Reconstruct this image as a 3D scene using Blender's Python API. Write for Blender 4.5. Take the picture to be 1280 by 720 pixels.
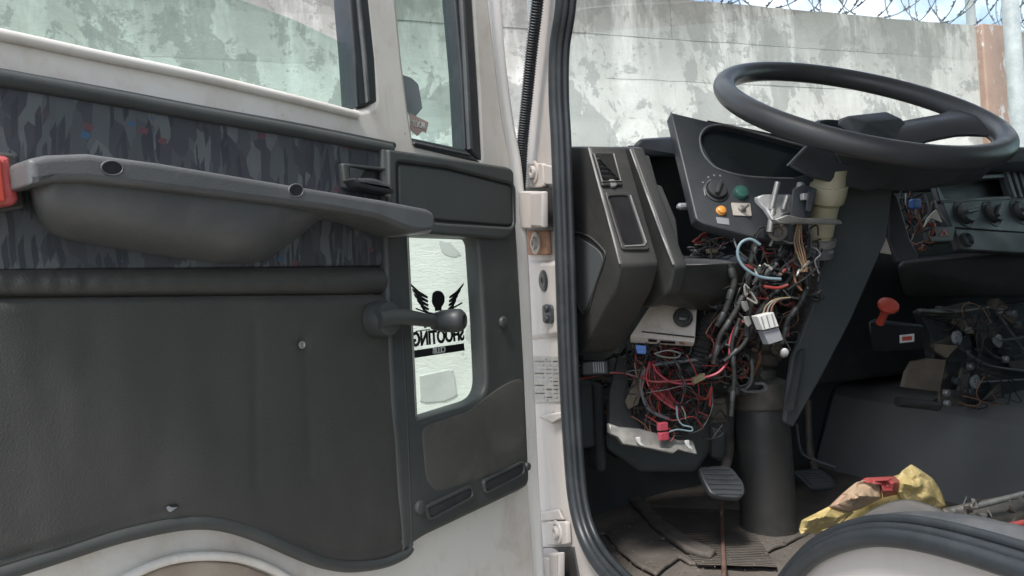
import bpy, bmesh, math, random
from mathutils import Vector, Matrix, noise
random.seed(7)
D = bpy.data; SC = bpy.context.scene; COL = SC.collection
for o in list(D.objects): D.objects.remove(o)
V = Vector
# ------------------------------------------------------------------ camera
FPX = 930.0; ROLL = math.atan(.0605); PITCH = .0107
CAM = V((0, 0, 1.65))
fw = V((0, math.cos(PITCH), math.sin(PITCH))); r0 = V((1, 0, 0)); u0 = V((0, -math.sin(PITCH), math.cos(PITCH)))
cup = u0*math.cos(ROLL) + r0*math.sin(ROLL); cri = r0*math.cos(ROLL) - u0*math.sin(ROLL)
cd = D.cameras.new('camera'); cam = D.objects.new('camera', cd); COL.objects.link(cam)
cd.sensor_width = 36; cd.lens = 36*FPX/1280; cd.clip_start = .02; cd.clip_end = 500
mw = Matrix((cri, cup, -fw)).transposed().to_4x4(); mw.translation = CAM
cam.matrix_world = mw; SC.camera = cam
# ------------------------------------------------------------------ world, sun, exposure
SUN_EL, SUN_AZ = math.radians(58), math.radians(205)     # azimuth clockwise from +Y
w = D.worlds.new('World'); SC.world = w; w.use_nodes = True
nt = w.node_tree; nt.nodes.clear()
out = nt.nodes.new('ShaderNodeOutputWorld'); bg = nt.nodes.new('ShaderNodeBackground')
sky = nt.nodes.new('ShaderNodeTexSky'); sky.sky_type = 'NISHITA'; sky.sun_disc = False
sky.sun_elevation = SUN_EL; sky.sun_rotation = SUN_AZ; sky.air_density = 1.0; sky.dust_density = 1.5
tc = nt.nodes.new('ShaderNodeTexCoord'); nz = nt.nodes.new('ShaderNodeTexNoise'); nz.inputs['Scale'].default_value = 3.2
nz.inputs['Detail'].default_value = 8; nz.inputs['Roughness'].default_value = .62
cr = nt.nodes.new('ShaderNodeValToRGB'); cr.color_ramp.elements[0].position = .40; cr.color_ramp.elements[1].position = .62
mx = nt.nodes.new('ShaderNodeMix'); mx.data_type = 'RGBA'
mx.inputs[7].default_value = (8.2, 8.5, 8.9, 1)
nt.links.new(tc.outputs['Generated'], nz.inputs['Vector']); nt.links.new(nz.outputs[0], cr.inputs[0])
nt.links.new(cr.outputs[0], mx.inputs[0]); nt.links.new(sky.outputs[0], mx.inputs[6])
nt.links.new(mx.outputs[2], bg.inputs[0]); bg.inputs[1].default_value = .13
nt.links.new(bg.outputs[0], out.inputs[0])
sl = D.lights.new('sun', 'SUN'); sl.energy = 2.2; sl.angle = math.radians(12); sl.color = (1, .95, .88)
sun = D.objects.new('sun', sl); COL.objects.link(sun)
sd = V((math.sin(SUN_AZ)*math.cos(SUN_EL), math.cos(SUN_AZ)*math.cos(SUN_EL), math.sin(SUN_EL)))
sun.rotation_euler = sd.to_track_quat('Z', 'Y').to_euler()
SC.view_settings.view_transform = 'Standard'; SC.view_settings.look = 'None'
SC.view_settings.exposure = 1.0; SC.view_settings.gamma = 1
SC.render.engine = 'CYCLES'

# ------------------------------------------------------------------ geometry basics
def ray(px, py): return fw + cri*((px-640)/FPX) + cup*((360-py)/FPX)
def P(px, py, t): return CAM + ray(px, py)*t
TH = math.radians(20)
F = V((-math.sin(TH), math.cos(TH), 0)); R = V((math.cos(TH), math.sin(TH), 0)); Z = V((0, 0, 1))
A0 = V((.075, 1.12, 1.65))
def C3(r, f, z): return A0 + R*r + F*f + Z*z          # cab coordinates: right, forward, height above the camera
class Fr:
    def __init__(s, o, u, v):
        s.o = o; s.u = u.normalized(); s.w = s.u.cross(v).normalized(); s.v = s.w.cross(s.u).normalized()
    def hit(s, px, py, off=0):
        d = ray(px, py); t = (s.o + s.w*off - CAM).dot(s.w)/d.dot(s.w); return CAM + d*t
    def uv(s, px, py, off=0):
        q = s.hit(px, py, off) - s.o; return (q.dot(s.u), q.dot(s.v))
    def at(s, u, v, w=0): return s.o + s.u*u + s.v*v + s.w*w
    def mat(s, off=0):
        m = Matrix((s.u, s.v, s.w)).transposed().to_4x4(); m.translation = s.o + s.w*off; return m
hd = math.radians(35.4); DD = V((math.sin(hd), math.cos(hd), 0))
DOOR = Fr(V((.02, 1.13, 1.65)), DD, Z)                 # door inner face, w towards the camera
APER = Fr(A0, -F, Z)                                   # door opening plane, w outwards
def dashf(px, py, t, tilt=20, yaw=0, roll=0):
    a = math.radians(tilt); rr = Matrix.Rotation(math.radians(yaw), 3, 'Z')
    u = rr @ R; f = rr @ F; v = Z*math.cos(a) + f*math.sin(a)
    if roll:
        q = Matrix.Rotation(math.radians(roll), 3, u.cross(v)); u = q @ u; v = q @ v
    return Fr(P(px, py, t), u, v)

W = {}
def fin(o, M_, parent=None, mat=None, label=None, cat=None, group=None, kind=None):
    COL.objects.link(o) if o.name not in COL.objects else None
    W[o] = M_
    if parent is not None:
        o.parent = parent; o.matrix_parent_inverse = W[parent].inverted()
    o.matrix_basis = M_
    if mat is not None:
        o.data.materials.clear(); o.data.materials.append(mat)
    for k, v in (('label', label), ('category', cat), ('group', group), ('kind', kind)):
        if v: o[k] = v
    return o
def empty(name, loc, label, cat, group=None):
    o = D.objects.new(name, None); o.empty_display_size = .1
    return fin(o, Matrix.Translation(loc), label=label, cat=cat, group=group)
def bevel(o, wd, seg=2, ang=35):
    m = o.modifiers.new('bevel', 'BEVEL'); m.width = wd; m.segments = seg; m.limit_method = 'ANGLE'
    m.angle_limit = math.radians(ang); m.harden_normals = False
def meshobj(name, verts, faces, mat, parent=None, smooth=40, M_=None, **k):
    verts = [V(v) for v in verts]
    if M_ is None:
        lo = V([min(v[i] for v in verts) for i in range(3)]); hi = V([max(v[i] for v in verts) for i in range(3)])
        c = V(((lo.x+hi.x)/2, (lo.y+hi.y)/2, lo.z)); M_ = Matrix.Translation(c); verts = [v-c for v in verts]
    me = D.meshes.new(name); me.from_pydata([tuple(v) for v in verts], [], faces)
    bm = bmesh.new(); bm.from_mesh(me); bmesh.ops.recalc_face_normals(bm, faces=bm.faces); bm.to_mesh(me); bm.free()
    if smooth:
        me.polygons.foreach_set('use_smooth', [True]*len(me.polygons)); me.set_sharp_from_angle(angle=math.radians(smooth))
    o = D.objects.new(name, me)
    return fin(o, M_, parent, mat, **k)
def rnd(pts, r=0, closed=True):
    """polygon corners (x, y[, radius]) -> rounded outline"""
    res = []; n = len(pts)
    for i, p in enumerate(pts):
        rr = p[2] if len(p) > 2 else r
        q = V(p[:2])
        if rr <= 0: res.append(tuple(q)); continue
        a = V(pts[i-1][:2]); b = V(pts[(i+1) % n][:2])
        da = (a-q); db = (b-q); ra = min(rr, da.length*.48); rb = min(rr, db.length*.48)
        s = q+da.normalized()*ra; e = q+db.normalized()*rb
        for k in range(6):
            t = k/5; res.append(tuple(s*(1-t)**2 + q*2*t*(1-t) + e*t*t))
    return res
def cat(pts, n=6, closed=False):
    pts = [V(p) for p in pts]; res = []; N = len(pts)
    rng = range(N if closed else N-1)
    for i in rng:
        if closed: a, b, c, d = pts[i-1], pts[i], pts[(i+1) % N], pts[(i+2) % N]
        else: a, b, c, d = pts[max(i-1, 0)], pts[i], pts[i+1], pts[min(i+2, N-1)]
        for k in range(n):
            t = k/n
            res.append(.5*((2*b)+(c-a)*t+(2*a-5*b+4*c-d)*t*t+(3*b-a-3*c+d)*t**3))
    if not closed: res.append(pts[-1])
    return res
def ell(cx, cy, rx, ry, n=24, rot=0):
    c, s = math.cos(rot), math.sin(rot)
    return [(cx+rx*math.cos(a)*c-ry*math.sin(a)*s, cy+rx*math.cos(a)*s+ry*math.sin(a)*c) for a in [2*math.pi*i/n for i in range(n)]]
def plate(name, fr, outs, thick, bev, mat, parent=None, off=0, uvs=None, bres=2, **k):
    """flat outline(s) in the plane of fr, with real thickness; later outlines are holes. off = front surface"""
    cu = D.curves.new(name, 'CURVE'); cu.dimensions = '2D'; cu.fill_mode = 'BOTH'
    bev = min(bev, thick/2*.98)
    cu.extrude = max(thick/2-bev, 0); cu.bevel_depth = bev; cu.bevel_resolution = bres; cu.offset = -bev
    ol = uvs if uvs is not None else [[fr.uv(p[0], p[1], off) for p in o] for o in outs]
    for o in ol:
        s = cu.splines.new('POLY'); s.points.add(len(o)-1); s.use_cyclic_u = True
        for i, p in enumerate(o): s.points[i].co = (p[0], p[1], 0, 1)
    tmp = D.objects.new('tmp', cu); COL.objects.link(tmp)
    dg = bpy.context.evaluated_depsgraph_get()
    me = D.meshes.new_from_object(tmp.evaluated_get(dg)); D.objects.remove(tmp); D.curves.remove(cu)
    me.name = name
    c = V(((min(v.co.x for v in me.vertices)+max(v.co.x for v in me.vertices))/2, min(v.co.y for v in me.vertices), 0))
    me.transform(Matrix.Translation(-c))
    me.polygons.foreach_set('use_smooth', [True]*len(me.polygons)); me.set_sharp_from_angle(angle=math.radians(40))
    o = D.objects.new(name, me)
    return fin(o, fr.mat(off-thick/2) @ Matrix.Translation(c), parent, mat, **k)
def text(name, s, fr, px, py, hpx, mat, parent, off=0, mirror=False, align='CENTER', thick=.0006, sx=1, bold=0, **k):
    cu = D.curves.new(name, 'FONT'); cu.body = s; cu.align_x = align; cu.align_y = 'CENTER'; cu.extrude = thick; cu.offset = bold
    p0 = fr.uv(px, py-hpx/2, off); p1 = fr.uv(px, py+hpx/2, off); h = abs(p0[1]-p1[1])
    tmp = D.objects.new('tmp', cu); COL.objects.link(tmp)
    dg = bpy.context.evaluated_depsgraph_get()
    me = D.meshes.new_from_object(tmp.evaluated_get(dg)); D.objects.remove(tmp); D.curves.remove(cu); me.name = name
    sc = h/.72
    me.transform(Matrix.Diagonal((sc*sx*(-1 if mirror else 1), sc, 1, 1)))
    if mirror: me.flip_normals()
    c = fr.uv(px, py, off); o = D.objects.new(name, me)
    return fin(o, fr.mat(off) @ Matrix.Translation((c[0], c[1], 0)), parent, mat, **k)
def tube(name, pts, r, mat, parent=None, n=8, sm=5, corr=None, closed=False, prof=None, taper=None, **k):
    pts = cat(pts, sm, closed) if sm else [V(p) for p in pts]
    if corr:      # resample finely for the ribs
        L = sum((pts[i+1]-pts[i]).length for i in range(len(pts)-1)); m = max(int(L/corr*2), 4); q = []; acc = 0; j = 0
        seg = [(pts[i+1]-pts[i]).length for i in range(len(pts)-1)]
        for i in range(m+1):
            d = L*i/m
            while j < len(seg)-1 and acc+seg[j] < d: acc += seg[j]; j += 1
            q.append(pts[j].lerp(pts[j+1], min(max((d-acc)/max(seg[j], 1e-9), 0), 1)))
        pts = q
    N = len(pts); vs = []; fs = []
    up = V((.13, .21, .97)); pn = None
    for i, p in enumerate(pts):
        if closed: t = (pts[(i+1) % N]-pts[i-1])
        else: t = pts[min(i+1, N-1)]-pts[max(i-1, 0)]
        t = t.normalized() if t.length > 1e-9 else V((0, 0, 1))
        if pn is None: pn = (up-t*up.dot(t)).normalized()
        else: pn = (pn-t*pn.dot(t)).normalized()
        b = t.cross(pn)
        rr = r*(1+(.16 if i % 2 else -.1)) if corr else r
        if taper: rr *= taper(i/(N-1))
        for j in range(n):
            a = 2*math.pi*j/n
            vs.append(p+(pn*math.cos(a)+b*math.sin(a))*rr)
    for i in range(N if closed else N-1):
        for j in range(n):
            i2 = (i+1) % N
            fs.append((i*n+j, i*n+(j+1) % n, i2*n+(j+1) % n, i2*n+j))
    if not closed: fs.append(tuple(range(n))[::-1]); fs.append(tuple(range((N-1)*n, N*n)))
    return meshobj(name, vs, fs, mat, parent, smooth=60, **k)
def lathe(name, prof, o, ax, mat, parent=None, n=24, ref=None, **k):
    """prof: (radius, height along ax)"""
    ax = ax.normalized(); x = (ref or V((.31, .17, .9))); x = (x-ax*x.dot(ax)).normalized(); y = ax.cross(x)
    vs = []; fs = []
    for r, h in prof:
        for j in range(n):
            a = 2*math.pi*j/n; vs.append(o+ax*h+(x*math.cos(a)+y*math.sin(a))*max(r, 1e-5))
    for i in range(len(prof)-1):
        for j in range(n): fs.append((i*n+j, i*n+(j+1) % n, (i+1)*n+(j+1) % n, (i+1)*n+j))
    if prof[0][0] > 1e-4: fs.append(tuple(range(n))[::-1])
    if prof[-1][0] > 1e-4: fs.append(tuple(range((len(prof)-1)*n, len(prof)*n)))
    return meshobj(name, vs, fs, mat, parent, smooth=35, **k)
def hull(name, pts, mat, parent=None, bev=0, **k):
    pts = [V(p) for p in pts]
    lo = V([min(v[i] for v in pts) for i in range(3)]); hi = V([max(v[i] for v in pts) for i in range(3)])
    c = V(((lo.x+hi.x)/2, (lo.y+hi.y)/2, lo.z))
    bm = bmesh.new()
    for p in pts: bm.verts.new(p-c)
    r = bmesh.ops.convex_hull(bm, input=bm.verts)
    bmesh.ops.delete(bm, geom=[g for g in set(r['geom_interior']+r['geom_unused']) if isinstance(g, bmesh.types.BMVert) and g.is_valid], context='VERTS')
    bmesh.ops.dissolve_limit(bm, angle_limit=.02, verts=bm.verts, edges=bm.edges)
    bmesh.ops.recalc_face_normals(bm, faces=bm.faces)
    me = D.meshes.new(name); bm.to_mesh(me); bm.free(); o = D.objects.new(name, me)
    fin(o, Matrix.Translation(c), parent, mat, **k)
    if bev:
        bevel(o, bev, 2, 25); me.polygons.foreach_set('use_smooth', [True]*len(me.polygons)); me.set_sharp_from_angle(angle=math.radians(50))
    return o
def slab(name, pts, depth, mat, parent=None, bev=0, **k):
    """3D polygon pushed along the vector depth"""
    n = len(pts); pts = [V(p) for p in pts]; vs = pts+[p+depth for p in pts]
    fs = [tuple(range(n)), tuple(range(2*n-1, n-1, -1))]+[(i, (i+1) % n, n+(i+1) % n, n+i) for i in range(n)]
    o = meshobj(name, vs, fs, mat, parent, smooth=50, **k)
    if bev: bevel(o, bev, 2, 30)
    return o
def box(name, o, x, y, z, mat, parent=None, bev=0, **k):
    """box centred at o with half vectors x y z"""
    return hull(name, [o+x*a+y*b+z*c for a in (-1, 1) for b in (-1, 1) for c in (-1, 1)], mat, parent, bev, **k)
def disc(name, fr, px, py, r, h, mat, parent, off=0, prof=None, n=20, **k):
    p = fr.hit(px, py, off); b = min(r*.25, h*.5)
    return lathe(name, prof or [(r, 0), (r, h-b), (r-b*.4, h-b*.3), (r-b, h), (0, h)], p, fr.w, mat, parent, n=n, **k)

# ------------------------------------------------------------------ materials
def lin(c):
    if isinstance(c, (int, float)): c = (c, c, c)
    return tuple(c)+(1,)
class NT:
    def __init__(s, name):
        s.m = D.materials.new(name); s.m.use_nodes = True; s.t = s.m.node_tree; s.t.nodes.clear()
        s.out = s.n('ShaderNodeOutputMaterial'); s.b = s.n('ShaderNodeBsdfPrincipled'); s.l(s.b.outputs[0], s.out.inputs[0])
    def n(s, t, **k):
        x = s.t.nodes.new(t)
        for a, b in k.items(): setattr(x, a, b)
        return x
    def l(s, a, b): s.t.links.new(a, b)
    def co(s, kind='Object', scale=(1, 1, 1), rot=(0, 0, 0)):
        mp = s.n('ShaderNodeMapping'); mp.inputs['Scale'].default_value = scale; mp.inputs['Rotation'].default_value = rot
        if kind == 'Position': s.l(s.n('ShaderNodeNewGeometry').outputs['Position'], mp.inputs[0])
        else: s.l(s.n('ShaderNodeTexCoord').outputs[kind], mp.inputs[0])
        return mp.outputs[0]
    def noise(s, co, sc, det=4, ro=.55, dist=0):
        x = s.n('ShaderNodeTexNoise'); x.inputs['Scale'].default_value = sc; x.inputs['Detail'].default_value = det
        x.inputs['Roughness'].default_value = ro; x.inputs['Distortion'].default_value = dist; s.l(co, x.inputs['Vector']); return x.outputs[0]
    def ramp(s, fac, *st):
        x = s.n('ShaderNodeValToRGB'); e = x.color_ramp.elements
        while len(e) < len(st): e.new(.5)
        for i, (p, c) in enumerate(st): e[i].position = p; e[i].color = lin(c)
        s.l(fac, x.inputs[0]); return x.outputs[0]
    def mix(s, fac, a, b, mode='MIX'):
        x = s.n('ShaderNodeMix', data_type='RGBA', blend_type=mode)
        for v, i in ((fac, 0), (a, 6), (b, 7)):
            if isinstance(v, (int, float)) and i == 0: x.inputs[0].default_value = v
            elif isinstance(v, (int, float, tuple)): x.inputs[i].default_value = lin(v)
            else: s.l(v, x.inputs[i])
        return x.outputs[2]
    def bump(s, h, st=.3, dist=.002):
        x = s.n('ShaderNodeBump'); x.inputs['Strength'].default_value = st; x.inputs['Distance'].default_value = dist
        s.l(h, x.inputs['Height']); s.l(x.outputs[0], s.b.inputs['Normal'])
    def set(s, col=None, rough=.5, metal=0, spec=None):
        if col is not None:
            if isinstance(col, (tuple, float)): s.b.inputs['Base Color'].default_value = lin(col)
            else: s.l(col, s.b.inputs['Base Color'])
        if isinstance(rough, (int, float)): s.b.inputs['Roughness'].default_value = rough
        else: s.l(rough, s.b.inputs['Roughness'])
        s.b.inputs['Metallic'].default_value = metal
        if spec is not None: s.b.inputs['Specular IOR Level'].default_value = spec
        return s.m
def simple(name, c1, c2, sc=8, rough=.6, bump=.15, bsc=400, metal=0, dust=0, dcol=(.16, .14, .12), spec=None, bd=.0006):
    t = NT(name); co = t.co('Position'); n1 = t.noise(co, sc, 5, .6)
    c = t.ramp(n1, (.35, c1), (.68, c2))
    if dust:
        n2 = t.noise(co, sc*2.3, 7, .68, .6); f = t.ramp(n2, (.48, 0.), (.75, float(dust)))
        c = t.mix(f, c, dcol)
    t.bump(t.noise(co, bsc, 3, .6), bump, bd)
    r = t.ramp(t.noise(co, sc*1.7, 4), (.3, max(rough-.08, .05)), (.7, min(rough+.1, 1.)))
    return t.set(c, r, metal, spec)
def paint(name, base, dirt, amount=.5, streak=(1, 1, .25), rough=.42, lo=.5):
    t = NT(name); co = t.co('Position'); cs = t.co('Position', streak)
    n1 = t.noise(cs, 16, 7, .65, .4); n2 = t.noise(co, 130, 4, .7); n3 = t.noise(co, 3.2, 4, .6)
    c = t.mix(t.ramp(n1, (lo, 0.), (lo+.25, amount)), base, dirt)
    c = t.mix(t.ramp(n3, (.48, 0.), (.72, amount*.6)), c, tuple(x*.78 for x in dirt))
    c = t.mix(t.ramp(n2, (.69, 0.), (.75, amount*.9)), c, tuple(x*.35 for x in dirt))
    c = t.mix(t.ramp(t.noise(co, 34, 10, .78, .2), (.655, 0.), (.675, .8)), c, (dirt[0]*.5, dirt[1]*.38, dirt[2]*.3))
    t.bump(t.mix(.5, t.noise(co, 60, 3), t.noise(co, 300, 3)), .1, .001)
    return t.set(c, t.ramp(n1, (.4, rough), (.7, rough+.25)), 0)
m_white = paint('truck_paint', (.70, .70, .68), (.42, .39, .35), .35)
m_rail = paint('weathered_rail_paint', (.66, .645, .605), (.42, .35, .28), .6, (1, 1, .8), .45, .50)
m_pillar = paint('pillar_paint', (.50, .47, .45), (.38, .34, .30), .4)
m_rust = paint('rusty_paint', (.42, .27, .19), (.22, .09, .04), .8, (1, 1, 1), .7, .42)
m_plastic = simple('grey_trim_plastic', (.042, .047, .046), (.054, .059, .057), 6, .5, .35, 700, dust=.35, dcol=(.085, .09, .09))
m_arm = simple('armrest_plastic', (.074, .078, .082), (.096, .100, .104), 7, .44, .5, 520, dust=.5, dcol=(.15, .148, .145))
m_vinyl = None
m_rubber = simple('black_rubber', (.019, .023, .027), (.030, .035, .041), 9, .42, .15, 300, dust=.35, dcol=(.08, .085, .09))
m_dash = simple('dash_plastic', (.030, .031, .032), (.046, .046, .045), 7, .5, .35, 650, dust=.5, dcol=(.09, .082, .072))
m_dashgrey = simple('cluster_plastic', (.040, .045, .052), (.050, .056, .062), 7, .45, .3, 650, dust=.4, dcol=(.08, .08, .08))
m_black = simple('black_plastic', (.026, .031, .034), (.042, .046, .050), 10, .5, .2, 400, dust=.45, dcol=(.09, .085, .078))
m_void = simple('dark_bulkhead', (.050, .062, .066), (.072, .082, .086), 4, .8, .2, 120, dust=.5, dcol=(.10, .095, .088))  # base raised so the colour itself carries a veil of glare
m_lens = simple('instrument_lens', (.012, .018, .021), (.014, .021, .025), 3, .22, .02, 100)
m_edge = simple('pale_edge', (.17, .17, .17), (.26, .26, .25), 30, .45, .1, 300)  # pale grey for edge lines, rims and marks
m_wheel = simple('wheel_rubber', (.046, .048, .052), (.060, .061, .065), 8, .38, .35, 600, dust=.35, dcol=(.06, .055, .05))  # base tone lifted to put some glare into the rubber
m_steel = simple('dull_steel', (.26, .26, .25), (.40, .40, .38), 30, .45, .3, 200, metal=.6, dust=.4, dcol=(.15, .12, .09))
m_alu = simple('cast_aluminium', (.42, .43, .43), (.58, .58, .57), 30, .45, .3, 260, metal=.4, dust=.3)
m_dsteel = simple('dirty_steel', (.075, .07, .065), (.15, .135, .118), 26, .6, .5, 160, metal=.35, dust=.5, dcol=(.14, .11, .085))
m_cream = simple('cream_plastic', (.36, .33, .22), (.46, .43, .31), 18, .5, .15, 200, dust=.4, dcol=(.2, .17, .12))
m_boxw = simple('dirty_white_metal', (.50, .45, .40), (.62, .57, .52), 14, .5, .1, 200, dust=.5, dcol=(.26, .21, .17))
m_wplast = simple('white_plastic', (.58, .58, .56), (.70, .70, .68), 14, .4, .1, 200, dust=.2)
m_gplast = simple('pale_grey_plastic', (.22, .23, .25), (.30, .31, .33), 14, .4, .1, 200)
m_red = simple('red_plastic', (.40, .05, .03), (.50, .075, .05), 20, .45, .1, 200)
m_redlamp = simple('red_reflector', (.36, .055, .055), (.44, .09, .085), 12, .25, .05, 200)
m_redw = simple('red_wire', (.22, .03, .028), (.32, .05, .045), 30, .4, .05, 100, dust=.3)
m_pinkw = simple('pink_red_wire', (.38, .05, .08), (.46, .08, .11), 30, .4, .05, 100)
m_bluew = simple('pale_blue_wire', (.16, .24, .28), (.22, .31, .35), 30, .4, .05, 100)
m_whitew = simple('white_wire', (.20, .20, .185), (.27, .27, .25), 30, .4, .05, 100)
m_yelw = simple('beige_wire', (.20, .165, .09), (.26, .22, .14), 30, .4, .05, 100)
m_brnw = simple('brown_wire', (.20, .09, .05), (.28, .14, .09), 30, .45, .05, 100)
m_blkw = simple('black_wire', (.015, .016, .017), (.030, .031, .032), 20, .6, .2, 200, dust=.6, dcol=(.075, .068, .06), spec=.3)
m_greyw = simple('grey_cable', (.10, .105, .11), (.15, .155, .16), 20, .45, .1, 200)
m_green = simple('green_button', (.035, .12, .095), (.05, .16, .125), 20, .35, .1, 200)
m_orange = simple('orange_lamp', (.70, .28, .05), (.80, .36, .08), 30, .3, .1, 200)
m_blue = simple('blue_plastic', (.06, .16, .50), (.10, .24, .62), 30, .35, .1, 200)
m_plate = None
m_brown = simple('brown_duct_board', (.105, .085, .065), (.15, .12, .09), 20, .7, .3, 120, dust=.5, dcol=(.2, .16, .12))
m_tun = simple('engine_cover', (.14, .145, .142), (.20, .20, .195), 2.5, .6, .35, 260, dust=.5, dcol=(.20, .19, .18))  # lighter base, with haze put into the colour
m_dec = simple('plain_black', (.006, .006, .008), (.009, .009, .011), 20, .5, .02, 100)  # black of the decals; also puts shade into the flat screw holes
m_letter = simple('pale_lettering', (.55, .60, .57), (.62, .66, .63), 20, .5, .02, 100)  # lettering on the sticker and in the painted reflection
m_reflgrey = simple('grey_reflection', (.16, .19, .20), (.20, .23, .24), 20, .5, .02, 100)  # grey of the reflection painted on the quarter glass
m_reflpink = simple('pink_reflection', (.42, .31, .27), (.50, .38, .34), 20, .5, .02, 100)  # pink part of that painted reflection
m_patch = simple('pale_patch', (.74, .76, .74), (.80, .82, .80), 20, .6, .02, 100)
m_cloth = simple('grey_cloth', (.09, .09, .09), (.15, .145, .14), 14, .9, .5, 220, dust=.5, dcol=(.2, .19, .18))
m_seal2 = simple('dusty_rubber', (.05, .055, .06), (.085, .09, .095), 8, .5, .25, 200, dust=.6, dcol=(.15, .15, .15))
m_cab = simple('faded_brown_cable', (.13, .075, .06), (.19, .12, .10), 30, .6, .1, 100, dust=.4)
m_crumb = simple('dry_dirt', (.10, .085, .07), (.28, .24, .20), 90, .9, .1, 100)
m_tan = simple('dusty_tan_plastic', (.24, .20, .16), (.36, .31, .25), 14, .7, .3, 200, dust=.5, dcol=(.4, .36, .3))
m_pole = simple('galvanised_pole', (.30, .33, .34), (.42, .45, .46), 12, .55, .2, 120, dust=.3)
m_wirem = simple('galvanised_wire', (.09, .10, .12), (.16, .17, .19), 20, .5, .1, 100, metal=.3)

def mk_vinyl():
    t = NT('trim_vinyl'); co = t.co('Position')
    c = t.ramp(t.noise(co, 3.5, 5, .6), (.3, (.041, .042, .039)), (.7, (.053, .054, .050)))
    c = t.mix(t.ramp(t.noise(t.co('Position', (1, 1, .12)), 22, 5, .6), (.5, 0.), (.85, .18)), c, (.075, .077, .072))
    c = t.mix(t.ramp(t.noise(t.co('Position', (1, 1, .5)), 260, 6, .8), (.62, 0.), (.75, .35)), c, (.12, .12, .115))
    c = t.mix(t.ramp(t.noise(co, 30, 9, .75, .8), (.62, 0.), (.70, .35)), c, (.10, .095, .085))
    h = t.mix(.5, t.noise(co, 620, 3), t.noise(t.co('Position', (1, 1, .35)), 9, 3), 'MIX')
    t.bump(h, .45, .0025)
    return t.set(c, t.ramp(t.noise(co, 6, 4), (.3, .42), (.7, .62)))
m_vinyl = mk_vinyl()
def mk_fabric():
    t = NT('patterned_door_fabric')
    co = t.co('Object', (1, 1, 1)); wob = t.noise(co, 9, 2, .5)
    mv = t.n('ShaderNodeVectorMath', operation='MULTIPLY_ADD'); t.l(wob, mv.inputs[0]); mv.inputs[1].default_value = (.018, .018, 0); t.l(co, mv.inputs[2])
    # leaning bars: voronoi cells stretched upright, sheared
    mp = t.n('ShaderNodeMapping'); mp.inputs['Rotation'].default_value = (0, 0, .22); mp.inputs['Scale'].default_value = (70, 24, 1); t.l(mv.outputs[0], mp.inputs[0])
    v = t.n('ShaderNodeTexVoronoi', distance='CHEBYCHEV'); v.inputs['Scale'].default_value = 1; t.l(mp.outputs[0], v.inputs['Vector'])
    sep = t.n('ShaderNodeSeparateColor'); t.l(v.outputs['Color'], sep.inputs[0])
    c = t.ramp(sep.outputs[0], (.0, (.042, .047, .056)), (.38, (.070, .080, .088)), (.62, (.095, .106, .113)), (.8, (.055, .063, .071)))
    t.t.nodes[-1]
    for nd in t.t.nodes:
        if nd.bl_idname == 'ShaderNodeValToRGB': nd.color_ramp.interpolation = 'CONSTANT'
    mp3 = t.n('ShaderNodeMapping'); mp3.inputs['Rotation'].default_value = (0, 0, -.35); mp3.inputs['Scale'].default_value = (190, 34, 1); t.l(mv.outputs[0], mp3.inputs[0])
    v3 = t.n('ShaderNodeTexVoronoi', distance='CHEBYCHEV'); v3.inputs['Scale'].default_value = 1; t.l(mp3.outputs[0], v3.inputs['Vector'])
    s3 = t.n('ShaderNodeSeparateColor'); t.l(v3.outputs['Color'], s3.inputs[0])
    c = t.mix(t.mix(1., t.ramp(s3.outputs[0], (.62, 0.), (.64, 1.)), t.ramp(v3.outputs['Distance'], (.40, .85), (.48, 0.)), 'MULTIPLY'), c, (.026, .031, .040))
    mp2 = t.n('ShaderNodeMapping'); mp2.inputs['Rotation'].default_value = (0, 0, -.5); mp2.inputs['Scale'].default_value = (80, 110, 1); t.l(mv.outputs[0], mp2.inputs[0])
    v2 = t.n('ShaderNodeTexVoronoi', distance='MANHATTAN'); v2.inputs['Scale'].default_value = 1; t.l(mp2.outputs[0], v2.inputs['Vector'])
    s2 = t.n('ShaderNodeSeparateColor'); t.l(v2.outputs['Color'], s2.inputs[0])
    blob = t.ramp(v2.outputs['Distance'], (.42, 1.), (.5, 0.))
    isb = t.ramp(s2.outputs[1], (.93, 0.), (.935, 1.)); isr = t.ramp(s2.outputs[2], (.955, 0.), (.96, 1.))
    c = t.mix(t.mix(1., blob, isb, 'MULTIPLY'), c, (.035, .085, .15)); c = t.mix(t.mix(1., blob, isr, 'MULTIPLY'), c, (.10, .045, .055))
    c = t.mix(t.ramp(t.noise(co, 40, 4), (.45, 0.), (.8, .4)), c, (.06, .06, .065))
    t.bump(t.noise(t.co('Object', (1, 1, 1)), 900, 2), .5, .0006)
    return t.set(c, .85)
m_fabric = mk_fabric()
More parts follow.
